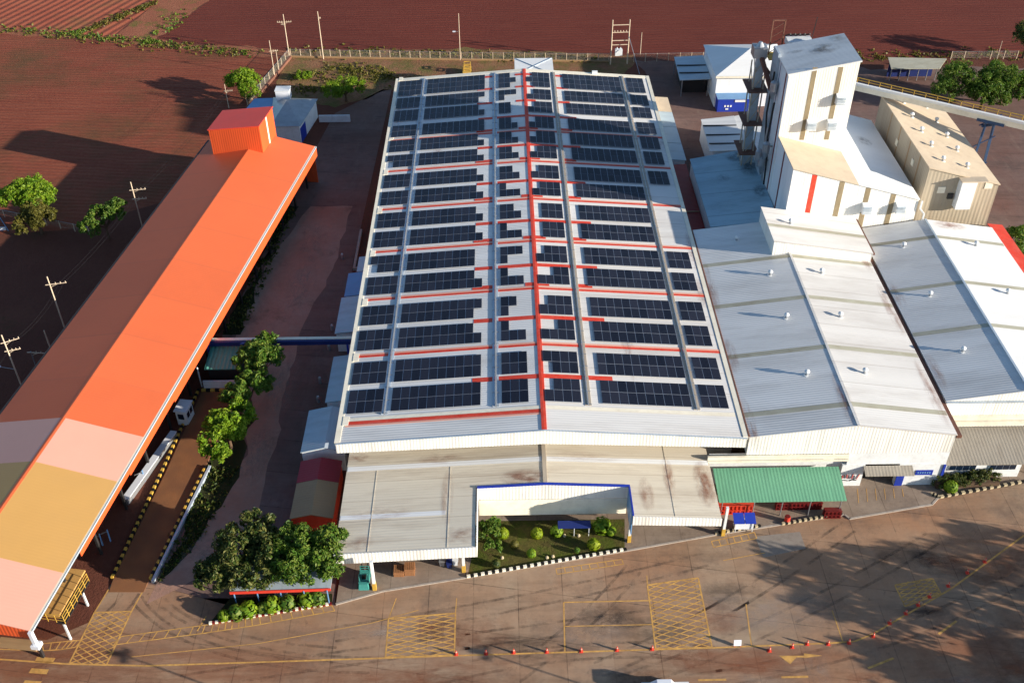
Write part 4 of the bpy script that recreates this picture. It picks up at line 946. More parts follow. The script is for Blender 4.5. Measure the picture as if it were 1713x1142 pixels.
for a,c in ((-8.3,0),(0,10.3)): b.hexa([(a,87.2,3.9),(c,87.2,3.9),(c,87.32,3.9),(a,87.32,3.9)],[(a,87.2,zc(a)+.1),(c,87.2,zc(c)+.1),(c,87.32,zc(c)+.1),(a,87.32,zc(a)+.1)])
b.build('courtyard_wall', M['wall_white'], fc)
b = MB()
for a,c in ((-8.3,0),(0,10.3)): b.hexa([(a,87.1,zc(a)+.02),(c,87.1,zc(c)+.02),(c,87.4,zc(c)+.02),(a,87.4,zc(a)+.02)],[(a,87.1,zc(a)+.2),(c,87.1,zc(c)+.2),(c,87.4,zc(c)+.2),(a,87.4,zc(a)+.2)])
b.box(10.12,10.32,82.5,87.1,zc(10.2)+.02,zc(10.2)+.2); b.build('blue_trim', M['blue'], fc)
b = MB()
for k in range(7):
    z = 3.88-k*.37
    b.hexa([(-8.15,86.98,z-.36),(10.08,86.98,z-.36),(10.08,87.18,z-.36),(-8.15,87.18,z-.36)],[(-8.15,87.12,z),(10.08,87.12,z),(10.08,87.18,z),(-8.15,87.18,z)])
b.build('lap_siding', M['cream'], fc)
b = MB(); b.box(10.1,10.22,82.6,87.1,2.5,zc(10.2)); b.build('courtyard_side', M['sky_blue'], fc)
for px,py in ((627,985),(776,955),(1209,894),(1052,905)):
    p = at(px,py,.13); o = MB().box(p.x-.16,p.x+.16,p.y-.16,p.y+.16,1.3,min(5.2,zc(p.x)-.1)).build('column', M['wall_plain'], fc)
    MB().box(p.x-.22,p.x+.22,p.y-.22,p.y+.22,.1,1.3).build('column_base', M['yellow'], o)
for x in (-24,-20.4,-15,-9.2,13,20):
    for y in (90,): MB().box(x-.14,x+.14,y-.14,y+.14,.1,zc(x)-.1).build('column', M['steel'], fc)
# green canopy
gc = thing('green_canopy', 'green corrugated canopy with dark tree shadows, right of the pale canopy', 'canopy', (29,90,0))
MB().slab([(21.5,87.0,3.05),(37.3,87.0,3.05),(37.4,91.9,4.0),(21.4,91.9,4.0)],.1).build('roof', M['green_roof'], gc)
for x in (22,26,29.5,33,36.8): MB().cyl((x,87.3,.1),(x,87.3,3.0),.07,n=6).build('post', M['steel'], gc)
for i,(x0,x1,y,hh) in enumerate(((21.6,26.2,87.6,1.7),(29.2,35.0,88.2,1.3),(34.9,37.0,86.7,1.4))):
    rk = thing('red_rack', ['bright red wire rack at the left end under the green canopy','long red wire rack painted darker for the shade under the green canopy','short red wire rack at the right end under the green canopy'][i], 'rack', (x0,y,.13))
    b = MB()
    for k in range(int((x1-x0)/.5)+1):
        b.bar((x0+k*.5,y,.13),(x0+k*.5,y,hh),.09)
    for z in (.2,hh*.5,hh): b.bar((x0,y,z),(x1,y,z),.1)
    b.build('frame', M['dark_red' if i else 'red'], rk)  # second and third racks darkened to stand in for canopy shade
    b = MB(); b.box(x0,x1,y+.1,y+.8,.15,hh-.1); b.build('shelf', M['dark_red' if i else 'red'], rk)
p = at(1316,872,.13)
tg = thing('red_drum', 'red drum standing under the middle of the green canopy', 'drum', p)
b = MB(); b.cyl(p,p+Vector((0,0,.95)),.36,n=12); b.build('barrel', M['cone_red'], tg); MB().cyl(p+Vector((0,0,.95)),p+Vector((0,0,1.02)),.3,n=12).build('lid', M['dark_red'], tg)
# solar cart
p = at(1243,884,.13); ct = thing('solar_cart', 'white kiosk cart with two blue panels on its top by the kerb', 'cart', p)
b = MB(); b.box(p.x-1.2,p.x+1.1,p.y-.4,p.y+.5,.5,1.5); b.build('body', M['truck_white'], ct)
for s_ in (-1,1): MB().slab([(p.x-.05+(-1.35 if s_<0 else .05),p.y-.6,1.75),(p.x-.05+(-.05 if s_<0 else 1.35),p.y-.6,1.75),(p.x-.05+(-.05 if s_<0 else 1.35),p.y+.8,2.2),(p.x-.05+(-1.35 if s_<0 else .05),p.y+.8,2.2)],.06).build('solar_top', M['blue'], ct)
b = MB()
for dx in (-1.1,1.0):
    for dy in (-.5,.5): b.bar((p.x+dx,p.y+dy,.13),(p.x+dx,p.y+dy,1.75),.08)
b.build('frame', M['wall_plain'], ct)
# ------------------------------------------------------------------ garden in the courtyard
gpoly = [at(783,962,.14),at(1045,916,.14),Vector((10,87.1,.14)),Vector((-8.2,87.1,.14))]
struct(MB().face([(p.x,p.y,.145) for p in gpoly]), 'garden_lawn', S['garden'])
ed = thing('garden_edging', 'row of pale yellow and dark blocks edging the front of the courtyard garden', 'edging', at(900,945,.13))
blocks(ed, at(781,965,.13), at(1048,919,.13), 46, .3, .28, ('cream','black'), 'edging_block')
ed2 = thing('planter_edging', 'row of dark and pale blocks edging the planter below the white cart', 'edging', at(1230,885,.13))
blocks(ed2, at(1196,893,.13), at(1272,880,.13), 16, .3, .3, ('stone','black'), 'edging_block')
ed3 = thing('kerbside_edging', 'row of pale stones edging the walkway below the green canopy', 'edging', at(1360,865,.13))
blocks(ed3, at(1308,877,.13), at(1408,860,.13), 22, .3, .3, ('stone','black'), 'edging_block')

# ------------------------------------------------------------------ vegetation
def foliage(seed, blobs, n, ls, mb=None):
    R = random.Random(seed); mb = mb or MB(); tot = sum(r[3]**2 for r in blobs)
    for (cx,cy,cz,r,*sq) in blobs:
        q = sq[0] if sq else .8
        # small lumps give the crown its uneven outline
        lumps = []
        for _ in range(max(8,int(17*r**.5))):
            th = R.uniform(0,2*pi); z = R.uniform(-.45,1); s_ = math.sqrt(max(0,1-z*z)); k = r*R.uniform(.66,1.02)
            lumps.append((Vector((cx+cos(th)*s_*k, cy+sin(th)*s_*k, cz+z*k*q)), r*R.uniform(.17,.38)))
        m = int(n*r**2/tot)
        for i in range(m):
            c, lr = R.choice(lumps); d = Vector((R.gauss(0,1),R.gauss(0,1),R.gauss(.25,.9))).normalized()
            p = c+d*lr*R.uniform(.55,1.08); l = ls*R.uniform(.6,1.35); wd = l*R.uniform(.35,.6)
            nrm = (d+Vector((R.gauss(0,.5),R.gauss(0,.5),R.gauss(.3,.4)))).normalized(); a = nrm.orthogonal().normalized()
            a = Matrix.Rotation(R.uniform(0,2*pi),3,nrm)@a; bb = nrm.cross(a)
            mb.face([p-a*l/2, p-bb*wd/2+nrm*.04, p+a*l/2-nrm*l*.18, p+bb*wd/2+nrm*.04])
    return mb
def tree(seed, px, py, zc_, blobs, n, leaf, label, name='tree', ls=.5, cat='tree', extra=None, base=None):
    """px,py: crown centre at height zc_; blobs relative to it"""
    c = at(px,py,zc_); R = random.Random(seed); bp = Vector((c.x,c.y,0)) if base is None else base
    t = thing(name, label, cat, bp)
    foliage(seed, [(c.x+b_[0],c.y+b_[1],c.z+b_[2],b_[3]) for b_ in blobs], n, ls).build('crown', LF[leaf], t)
    tk_ = MB(); r = .09*max(b_[3] for b_ in blobs)+.05; tk_.cyl(bp,(c.x,c.y,c.z*.75),r,r*.55,n=8)
    for b_ in blobs:
        for _ in range(2):
            e = Vector((c.x+b_[0]+R.uniform(-.4,.4)*b_[3],c.y+b_[1]+R.uniform(-.4,.4)*b_[3],c.z+b_[2]+b_[3]*.3))
            tk_.cyl((c.x,c.y,c.z*.5),e,r*.45,r*.12,n=5)
    tk_.build('trunk', M['bark'], t); return t
tree(11,406,140,3.6,[(0,0,0,3.3),(1.6,-2.2,-.6,2.2),(-1.8,1.2,0,2.3),(.3,2.2,.5,2.2)],5200,'bright','bright green rounded tree beside the rear left corner fence')
tree(12,45,328,4.6,[(0,.5,.4,3.0),(-2.4,-.6,0,2.5),(2.5,.3,0,2.5),(0,2.8,.3,2.3),(1.6,-1.6,0,2.2)],9000,'bright','bright green tree in the red field at the far left')
tree(13,60,358,4.0,[(0,0,0,2.6),(-1,-2.2,-.8,2.0),(1.5,-1,-.3,2.1)],5200,'olive','brownish olive tree touching the bright green tree at far left')
tree(14,172,362,4.6,[(-.4,0,0,2.1),(1.8,2.6,.3,1.7),(-1.6,-2.6,-.5,1.9),(2.2,.4,0,1.5),(-1.0,1.8,.1,1.6)],5200,'mid','straggly pale olive tree between the two far left poles')
tree(15,432,602,5.0,[(0,1.2,.3,2.4),(1.5,-.2,0,2.1),(-1.7,.2,0,1.9),(.6,2.8,.5,1.8)],5600,'mid','mid green large leaved tree beside the teal roofed hut',ls=.62)
tree(16,414,648,4.4,[(0,0,0,2.2),(1.4,.8,0,1.8),(-1.4,-1.4,0,1.8)],4600,'mid','smaller dark green tree below the teal roofed hut',ls=.6)
tree(17,378,712,4.4,[(0,0,0,2.4),(-.6,-2.9,-.2,2.1),(1.1,2.6,0,2.1),(-1.4,1.0,0,1.5),(1.2,-.8,-.2,1.5),(0,-4.2,-.6,1.3)],8000,'bright','bright yellow-green large leaved tree next to the weighbridge',ls=.62)
tree(18,408,925,4.6,[(0,0,0,2.9),(-2.6,-2.0,-.8,2.2),(1.0,3.0,.6,2.3),(-.8,1.0,.6,2.4),(-3.6,-2.2,-1.2,1.9),(1.8,-2.0,-.4,2.2),(-.6,-2.4,-.8,2.1),(2.6,.6,.2,2.2)],14000,'dark','left one of the two big dark trees over the red roofed kiosk',ls=.5)
tree(19,508,925,4.6,[(0,0,0,2.9),(2.6,1.4,.2,2.2),(-1.6,1.8,.2,2.3),(1.6,-1.6,-.6,2.2),(-1.4,-1.8,-.6,2.2),(3.9,2.2,.1,1.1),(-3.0,-.6,-.2,2.2),(3.0,-1.0,-.6,1.8)],15000,'mid','right one of the two big trees over the red roofed kiosk',ls=.5)
tree(20,1600,138,5,[(0,0,0,4.0),(-2.8,-2.0,-1,3.0),(1.6,3.0,.6,2.9),(2.2,-2.4,-.6,2.6)],7000,'mid','leftmost big green tree behind the yellow railed conveyor')
tree(21,1650,150,4.5,[(0,0,0,3.5),(1.6,-2.6,-.6,2.4),(-1.8,-2,-.6,2.3)],6500,'mid','middle green tree behind the yellow railed conveyor')
tree(22,1684,138,5,[(0,0,0,4.2),(2.4,-1.6,-.4,3.3),(-1.6,2.6,.5,3.2),(1.0,-4,-1,2.3)],9000,'mid','right hand broad green tree behind the yellow railed conveyor')
tree(23,1722,62,5,[(0,0,0,3.6),(1,3,0,2.8)],3500,'dark','dark tree cut by the right edge at the far field')
tree(24,1706,402,3.6,[(0,0,0,2.7),(1.6,-1.6,-.3,2.0)],3600,'mid','green tree at the right edge beside the white hall roof')
tree(25,577,148,3.0,[(0,0,0,2.9),(-2.6,-.8,-.3,2.2),(2.2,1.0,-.2,2.1)],5200,'bright','dark rounded bush behind the small hipped house','bush',.4,'bush')
tree(26,503,127,.9,[(0,0,0,1.3),(1.6,.4,-.1,1.0)],1200,'bright','low bright green clump on the sandy ground behind the house','bush',.35,'bush')
# shade trees to the right of the frame, across the yard (their shadows reach the yard)
for i,(x,y,z,r) in enumerate(((61,68,7.0,2.9),(65,62.5,7.8,3.5),(73,67,7.5,3.2),(78,60.5,8,3.8),(62,56.5,5.6,2.4),(71,53,7.5,3.6),(84,71,7.0,2.8),(90,64,9,4.2))):
    t = thing('shade_tree', f'{ORD[i]} shade tree standing beyond the right edge of the yard', 'tree', (x,y,0), 'shade trees east of the yard')
    foliage(40+i,[(x,y,z,r),(x+r*.6,y-r*.4,z-.8,r*.7),(x-r*.6,y+r*.5,z+.3,r*.7)],1150,.7).build('crown', LF['dark'], t)
    MB().cyl((x,y,0),(x,y,z*.8),.3,.18).build('trunk', M['bark'], t)
gt = thing('entrance_shed', 'open steel framed entrance shed beyond the right edge of the yard', 'shed', (85,54,0))
MB().box(74,97,50,58,7.4,7.7).build('roof', M['roof_grey_shade'], gt)
b = MB()
for x in (74.4,82,90,96.4): b.box(x-.25,x+.25,57.5,58,0,7.4); b.box(x-.25,x+.25,50,50.5,0,7.4)
b.build('post', M['steel'], gt)
def shrub(px,py,r,leaf,label,seed,n=420,stem=True,name='shrub',q=1.0,rag=0):
    g = at(px,py,.14+r); t = thing(name,label,'shrub',(g.x,g.y,.14))
    R = random.Random(seed); mb = MB()
    for i in range(n):
        d = Vector((R.gauss(0,1),R.gauss(0,1),R.gauss(0,1))).normalized(); p = Vector((g.x,g.y,.25+r))+Vector((d.x,d.y,d.z*q))*r*(R.uniform(.75,1.05) if rag == 0 else R.uniform(.2,1.0+rag))
        l = R.uniform(.14,.26)*(1+rag); a = d.orthogonal().normalized(); a = Matrix.Rotation(R.uniform(0,6.3),3,d)@a; bb = d.cross(a)
        mb.face([p-a*l,p-bb*l*.6,p+a*l+d*.05,p+bb*l*.6])
    mb.build('foliage', LF[leaf], t); MB().cyl((g.x,g.y,.1),(g.x,g.y,.2+r),.05,n=6).build('stem', M['bark'], t)
shrub(898,893,.72,'lime','round lime green topiary ball in the middle of the courtyard lawn',61,520)
shrub(861,911,.5,'olive','small dull yellow round shrub left of the middle topiary',62)
shrub(889,926,.55,'bright','green egg shaped shrub near the front of the lawn',63)
shrub(993,911,.62,'lime','yellow-green shrub near the right end of the garden front',64,rag=.3)
shrub(931,889,.6,'bright','leafy shrub beside the blue garden shelter',65,rag=.4)
shrub(841,893,.75,'lime','yellow-green shrub hugging the big leafy plant on the left of the garden',66,500)
shrub(1006,880,.95,'bright','larger green bush at the rear right corner of the garden',67,650,rag=.3)
shrub(1022,889,.6,'bright','smaller green bush at the right side of the garden',68)
shrub(830,943,.5,'dark','dark green low bush near the front left of the garden',69)
shrub(965,921,.32,'mid','tiny green shrub by the front edging of the garden',70,250)
tree(71,817,893,1.9,[(0,0,0,1.3),(.6,-1.4,-.4,1.1),(-.6,.8,.2,1.0),(.5,1.2,.2,1.0)],1700,'mid','broad leafy plant at the left wall of the garden','garden_plant',.5,'plant')
p = at(960,893,.13); gs = thing('garden_shelter', 'small blue roofed shelter on posts at the back of the garden', 'shelter', p)
MB().slab([(p.x-2.0,p.y-.4,1.7),(p.x+2.0,p.y-.4,1.7),(p.x+2.0,p.y+.6,1.95),(p.x-2.0,p.y+.6,1.95)],.07).build('roof', M['navy'], gs)  # shade at the back of the garden is put into the navy
b = MB()
for dx in (-1.8,0,1.8): b.bar((p.x+dx,p.y-.3,.13),(p.x+dx,p.y-.3,1.7),.08)
b.build('post', M['wall_plain'], gs)
R = random.Random(77)
for i,(px,py) in enumerate(((840,933),(915,933),(925,931),(944,896),(968,896))):
    g = at(px,py,.14); r = .22; q = MB(); q.cyl((g.x,g.y,.14),(g.x,g.y,.14+r),r,r*.85,n=7); q.cyl((g.x,g.y,.14+r),(g.x,g.y,.14+r*1.5),r*.85,r*.3,n=7)
    tag(q.build('garden_stone', M['stone']), ['lone white stone on the left of the garden lawn','left of two pale stones near the front edging of the garden','right of two pale stones near the front edging of the garden','pale stone below the left post of the blue shelter','pale stone below the middle of the blue shelter'][i], 'stone')
# hedge by the office
hd = thing('hedge', 'clipped dark green hedge in front of the white office windows', 'hedge', at(1610,810,.13))
mb = MB(); R = random.Random(80); a,c = at(1572,806,.9),at(1660,797,.9)
foliage(81,[((a.x+(c.x-a.x)*k/9),(a.y+(c.y-a.y)*k/9),.95,1.05,.9) for k in range(10)],3600,.3,mb); mb.build('foliage', LF['dark'], hd)
MB().box(min(a.x,c.x)-.5,max(a.x,c.x)+.5,min(a.y,c.y)-.4,max(a.y,c.y)+.4,.13,1.0).build('core', M['bark'], hd)
shrub(1590,815,.85,'bright','bright spiky plant in front of the hedge by the office',82,420,name='spiky_plant')
ed4 = thing('office_edging', 'curved row of pale stones edging the bed in front of the hedge', 'edging', at(1600,825,.13))
blocks(ed4, at(1557,826,.13), at(1571,832,.13), 5, .35, .3, ('stone','black'), 'edging_block'); blocks(ed4, at(1572,832,.13), at(1713,806,.13), 24, .35, .3, ('stone','black'), 'edging_block')
# flower bed along the kiosk under the big trees
kk = thing('kiosk', 'red fascia kiosk hidden beneath the two big trees', 'kiosk', at(465,1000))
a0,a1 = at(384,990,2.6),at(553,984,2.6); 
MB().slab([(a0.x,a0.y,2.6),(a1.x,a1.y,2.6),(a1.x,a1.y+5.2,2.9),(a0.x,a0.y+5.2,2.9)],.12).build('roof', M['gutter'], kk)
MB().hexa([(a0.x,a0.y-.1,2.3),(a1.x,a1.y-.1,2.3),(a1.x,a1.y,2.3),(a0.x,a0.y,2.3)],[(a0.x,a0.y-.1,2.7),(a1.x,a1.y-.1,2.7),(a1.x,a1.y,2.7),(a0.x,a0.y,2.7)]).build('fascia', M['cone_red'], kk)
b = MB(); b.box(a0.x+.5,a1.x-.5,a0.y+2.2,a0.y+5,0,2.5); b.build('wall', M['dark_red'], kk)
b = MB()
for k in range(5):
    x = a0.x+.4+(a1.x-a0.x-.8)*k/4; b.bar((x,a0.y+.1,0),(x,a0.y+.1,2.5),.12)
b.build('post', M['sky_blue'], kk)
b = MB(); b.box(a0.x+4.6,a0.x+6.0,a0.y+1.2,a0.y+2,0,1.2); b.build('counter', M['wall_plain'], kk)
ed5 = thing('flower_bed_edging', 'row of yellow-white stones edging the flower bed below the kiosk', 'edging', at(455,1035))
blocks(ed5, at(350,1043), at(555,1010), 40, .32, .26, ('cream','dark_red'), 'edging_block')
MB_ = sheet('flower_bed', P((352,1040),(556,1008),(556,992),(385,1000)), S['grass'], .02)
for i,(px,py,r) in enumerate(((395,1025,.75),(415,1020,.8),(440,1016,.55),(455,1012,.8),(480,1009,.75),(513,1003,.8),(530,1001,.75),(375,1030,.5))):
    shrub(px,py,r,'bright' if i%2 else 'mid',f'{ORD[sorted([395,415,440,455,480,513,530,375]).index(px)]} low leafy plant from the left in the flower bed below the kiosk',90+i,420,rag=.45)
tufts('lawn_tufts', [((262,975),(332,900),(402,780),(345,780)),((372,560),(402,560),(500,345),(480,345))], 320, LF['dark'], 8)

# ------------------------------------------------------------------ poles, fences, wires
def pole(p, h, label, arms=(), lamp=None, r=.13, lean_=(0,0), name='utility_pole', mat='pole'):
    t = thing(name, label, 'pole', p); top = Vector((p.x+lean_[0],p.y+lean_[1],h))
    MB().cyl(p,top,r,r*.65,n=8).build('post', M[mat], t)
    for f,L,an in arms:
        c = p.lerp(top,f); d = Vector((cos(an),sin(an),0))*L
        b = MB(); b.bar(c-d*.25,c+d,.11)
        for k in (.35,.65,.95): b.cyl(c+d*k,c+d*k+Vector((0,0,.28)),.06,n=6)
        b.bar(c+d*.5,c-Vector((0,0,.5)),.06); b.build('crossarm', M['pole'], t)
    if lamp:
        f,L,an = lamp; c = p.lerp(top,f); d = Vector((cos(an),sin(an),0))*L
        b = MB(); b.bar(c,c+d,.06); b.build('lamp_arm', M['steel'], t)
        b = MB(); e = c+d; b.box(e.x-.4,e.x+.25,e.y-.15,e.y+.15,e.z-.08,e.z+.1); b.build('lamp_head', M['truck_white'], t)
    return t
pp = [at(238,378),at(110,553),at(37,647)]
pole(pp[0],8.9,'utility pole with two crossarms just left of the orange shed',[(.82,2.2,.15),(.62,2.0,.1)])
pole(pp[1],10.2,'utility pole with one wide crossarm, second along the left of the orange shed',[(.86,2.4,.2)])
pole(pp[2],9.6,'thick utility pole with lamp nearest the camera at the left edge',[(.86,2.0,.5),(.7,1.7,.3)],(.35,2.6,2.9))
pole(at(85,584),3.6,'short stub pole between the two tall poles left of the shed',[],None,.14,name='short_pole')
pole(at(62,616),3.2,'short gate post with a side arm left of the orange shed',[(.95,2.4,-.1)],None,.12,name='short_pole',mat='steel')
pole(at(460,130),8.6,'slim pole with a short arm beside the diagonal corner fence',[(.72,1.5,.1)],None,.1)
pole(at(467,121),5.2,'short bare pole between the corner fence poles',[],None,.09)
pole(at(484,96),10.2,'corner pole with a wide double crossarm at the rear left fence',[(.82,1.6,.05),(.82,1.6,3.2),(.76,.8,3.0)])
pole(at(541,99),11.2,'bare tapering pole standing in the rear fence line left of the warehouse',[(.86,.5,0)],None,.13)
pole(at(770,101),11,'slim lamp pole in the rear fence line behind the solar roof',[],(.62,1.1,pi),.1)
pole(at(383,181),5.4,'pale pole with a short arm left of the orange head house',[(.72,1.4,.05)],None,.1)
pole(at(1071,91),5.2,'short pole at the rear edge right of the transformer frame',[],None,.09)
pole(at(1666,104),5.0,'thin pole behind the trees at the far right',[],None,.09)
tf = thing('transformer_frame', 'ladder shaped twin pole frame carrying a white transformer behind the solar roof', 'transformer', at(1034,107))
a,c = at(1021,108),at(1049,107)
for p in (a,c): MB().cyl(p,p+Vector((0,0,10.4)),.16,.11,n=8).build('post', M['pole'], tf)
b = MB()
for z in (4.6,5.6,7.5,9.2): b.bar(a+Vector((0,0,z)),c+Vector((0,0,z)),.16)
for k in range(5):
    e = a.lerp(c,.15+k*.17)+Vector((0,0,7.6)); b.cyl(e,e+Vector((0,0,.35)),.09,n=6)
b.build('crossarm', M['pole'], tf)
e = a.lerp(c,.45); b = MB(); b.box(e.x-.8,e.x+.8,e.y-.6,e.y+.4,2.2,3.6); b.cyl((e.x-.4,e.y,3.6),(e.x-.4,e.y,4.0),.1); b.cyl((e.x+.4,e.y,3.6),(e.x+.4,e.y,4.0),.1); b.build('transformer', M['wall_plain'], tf)
b = MB(); b.bar(c+Vector((0,0,6.5)),at(1070,125,0),.12); b.build('stay', M['steel'], tf)
wr = MB()
def sag(a,c,s_=.8,n=10):
    pts = [a.lerp(c,k/n)-Vector((0,0,s_*4*(k/n)*(1-k/n))) for k in range(n+1)]
    for p,q in zip(pts[:-1],pts[1:]): wr.cyl(p,q,.013,n=4)
tops = [pp[0]+Vector((1.2,.2,7.4)),pp[1]+Vector((1.4,.3,8.9)),pp[2]+Vector((1.3,.6,8.4))]
ext = at(384,181)+Vector((0,0,4.2))
sag(ext,tops[0]); sag(tops[0],tops[1]); sag(tops[1],tops[2]); sag(tops[2],tops[2]+(tops[2]-tops[1]))
sag(ext+Vector((.8,0,0)),tops[0]+Vector((.7,0,0))); sag(tops[0]+Vector((.7,0,0)),tops[1]+Vector((.7,0,0))); sag(tops[1]+Vector((.7,0,0)),tops[2]+Vector((.5,0,0)))
tag(wr.build('overhead_wires', M['dark']), 'pair of thin overhead wires strung along the poles left of the orange shed', 'wires')
def fence(a, c, h, step, label, wall=True, name='fence'):
    t = thing(name, label, 'fence', a); L = (c-a).length; n_ = max(1,int(L/step)); u = (c-a)/n_; nn = Vector((-u.y,u.x,0)).normalized()
    for k in range(n_+1): p = a+u*k; MB().box(p.x-.06,p.x+.06,p.y-.06,p.y+.06,0,h).build('post', M['pole'], t)
    MB().face([a+Vector((0,0,.35)),c+Vector((0,0,.35)),c+Vector((0,0,h-.1)),a+Vector((0,0,h-.1))]).build('chain_mesh', M['chain'], t)
    b = MB(); b.bar(a+Vector((0,0,h-.08)),c+Vector((0,0,h-.08)),.05)
    b.build('top_wire', M['steel'], t)
    if wall: b = MB(); b.prism([(p.x,p.y) for p in (a-nn*.12,c-nn*.12,c+nn*.12,a+nn*.12)],0,.4); b.build('plinth', M['tan'], t)
fence(at(487,96),at(770,101),2.0,2.3,'chain link fence on a low plinth along the back, left part')
fence(at(772,101),at(1018,104),2.0,2.3,'chain link fence on a low plinth directly behind the solar roof')
fence(at(485,97),at(415,180),2.2,2.4,'diagonal chain link fence running from the rear corner towards the orange shed')
fence(at(1060,104),at(1290,99),2.0,2.6,'shaded fence behind the open shelter at the rear right', False)
fence(at(1590,100),at(1700,99),2.0,2.6,'fence behind the trees at the far right edge of the dark field', False)
fence(at(-60,350),at(150,392),1.6,3.0,'low dark fence between the red field and the shaded ground at left', False)
tag(MB().hexa([(p.x,p.y,0) for p in P((412,182),(416,184),(488,98),(485,97))],[(p.x,p.y,.6) for p in P((412,182),(416,184),(488,98),(485,97))]).build('low_wall', M['rust']), 'low rusty red wall along the inside of the diagonal corner fence', 'wall')
yl = thing('loader', 'yellow framed loader parked behind the rear edge of the solar roof', 'loader', at(782,124))
p = at(782,124); b = MB()
for dx in (-.7,.7):
    for dy in (-.7,.7): b.bar((p.x+dx,p.y+dy,.8),(p.x+dx,p.y+dy,2.6),.16)
for z in (1.7,2.6):
    b.bar((p.x-.7,p.y-.7,z),(p.x+.7,p.y-.7,z),.16); b.bar((p.x-.7,p.y+.7,z),(p.x+.7,p.y+.7,z),.16); b.bar((p.x-.7,p.y-.7,z),(p.x-.7,p.y+.7,z),.16); b.bar((p.x+.7,p.y-.7,z),(p.x+.7,p.y+.7,z),.16)
b.build('cab_frame', M['yellow'], yl); b = MB(); b.box(p.x-1,p.x+.9,p.y-1.6,p.y+1.6,.5,1.1); b.build('body', M['yellow'], yl)
for dx in (-1,.9):
    for dy in (-1.1,1.1): MB().cyl((p.x+dx-.15,p.y+dy,.5),(p.x+dx+.15,p.y+dy,.5),.5,n=12).build('wheel', M['tyre'], yl)
# ------------------------------------------------------------------ yard objects
cones = [(763,1094),(813,1093),(859,1091),(914.5,1090),(972,1089),(1031.7,1087),(1090.6,1085.5),(1287,1088),(1325,1082),(1350,1077),(1385,1077),(1420,1075),(1460.5,1064),(1488,1042),(1515,1026),(1535.7,1012),(1554.7,998),(1586,980),(1618,958),(1647,939.5)]
c0 = None
for i,(px,py) in enumerate(cones):
    p = at(px,py); lb = f'{ORD[i]} red traffic cone from the left along the yellow yard line'
    if c0 is None:
        c0 = thing('traffic_cone', lb, 'traffic cone', p, 'traffic cones on the yard line')
        b = MB(); b.cyl((0,0,.06),(0,0,.85),.19,.05,n=12); b.build('cone', M['cone_red'], c0, True)
        MB().box(-.25,.25,-.25,.25,.01,.06).build('base', M['cone_red'], c0, True)
        MB().cyl((0,0,.5),(0,0,.68),.142,.112,n=12).build('band', M['pink'], c0, True)
    else: dup(c0, p, lb)
for o_ in bpy.data.objects:
    if o_.name.startswith('traffic_cone'): o_.scale = (.85,)*3
p = at(1233,1079); sg = thing('yard_sign', 'small white board on low feet standing on the yard line', 'sign', p)
b = MB(); b.hexa([(p.x-.42,p.y-.15,.15),(p.x+.42,p.y-.15,.15),(p.x+.42,p.y-.1,.15),(p.x-.42,p.y-.1,.15)],[(p.x-.42,p.y+.1,.85),(p.x+.42,p.y+.1,.85),(p.x+.42,p.y+.15,.85),(p.x-.42,p.y+.15,.85)]); b.build('board', M['truck_white'], sg)
b = MB()
for dx in (-.35,.35): b.bar((p.x+dx,p.y-.2,.02),(p.x+dx,p.y+.1,.5),.05)
b.build('foot', M['cone_red'], sg)
# forklift under canopy
p = at(611,972,.13); fk = thing('forklift', 'teal forklift parked under the left edge of the pale canopy', 'forklift', p)
b = MB(); b.box(p.x-.6,p.x+.6,p.y-1.0,p.y+.9,.45,1.15); b.hexa([(p.x-.6,p.y-1.5,.4),(p.x+.6,p.y-1.5,.4),(p.x+.6,p.y-1,.4),(p.x-.6,p.y-1,.4)],[(p.x-.5,p.y-1.35,1.3),(p.x+.5,p.y-1.35,1.3),(p.x+.6,p.y-1,1.3),(p.x-.6,p.y-1,1.3)]); b.build('body', M['teal'], fk)
b = MB()
for dx in (-.5,.5):
    b.bar((p.x+dx,p.y-.8,1.1),(p.x+dx,p.y-.6,2.2),.09); b.bar((p.x+dx,p.y+.8,1.1),(p.x+dx,p.y+.6,2.2),.09)
for k in range(5): b.bar((p.x-.5,p.y-.6+k*.3,2.2),(p.x+.5,p.y-.6+k*.3,2.2),.07)
b.build('overhead_guard', M['teal'], fk)
b = MB()
for dx in (-.35,.35): b.bar((p.x+dx,p.y+1.0,.15),(p.x+dx,p.y+1.1,2.5),.14); b.box(p.x+dx-.06,p.x+dx+.06,p.y+1.1,p.y+2.2,.18,.24)
b.build('mast', M['dark'], fk)
for dx in (-.62,.62):
    for dy in (-.9,.8): MB().cyl((p.x+dx-.12,p.y+dy,.42),(p.x+dx+.12,p.y+dy,.42),.29,n=12).build('wheel', M['tyre'], fk)
MB().box(p.x-.25,p.x+.25,p.y-.5,p.y,1.15,1.6).build('seat', M['black'], fk)
# pallets
def pallet(x,y,z,rz,label):
    b = MB()
    for k in range(6): b.box(-.6+k*.21,-.45+k*.21,-.6,.6,.11,.135)
    for k in (-.6,-.06,.48): b.box(-.6,.6,k,k+.12,.02,.108)
    for k in range(3): b.box(-.6+k*.53,-.46+k*.53,-.6,.6,0,.019)
    o = b.build('pallet', M['wood']); o.location = (x,y,z); o.rotation_euler = (0,0,rz); return tag(o,label,'pallet','wooden pallets under the canopy')
for s_,(px,py,nn_) in enumerate(((668,958,6),(686,956,8))):
    p = at(px,py,.13)
    for k in range(nn_):
        R = random.Random(k+s_*10)
        pos = 'topmost' if k == nn_-1 else ('bottom' if k == 0 else ORD[k]+' from the ground')
        pallet(p.x+R.uniform(-.03,.03),p.y+R.uniform(-.03,.03),.13+k*.137,R.uniform(-.04,.04),f'wooden pallet, {pos}, in the {"lower left" if s_==0 else "taller right"} stack under the pale canopy')
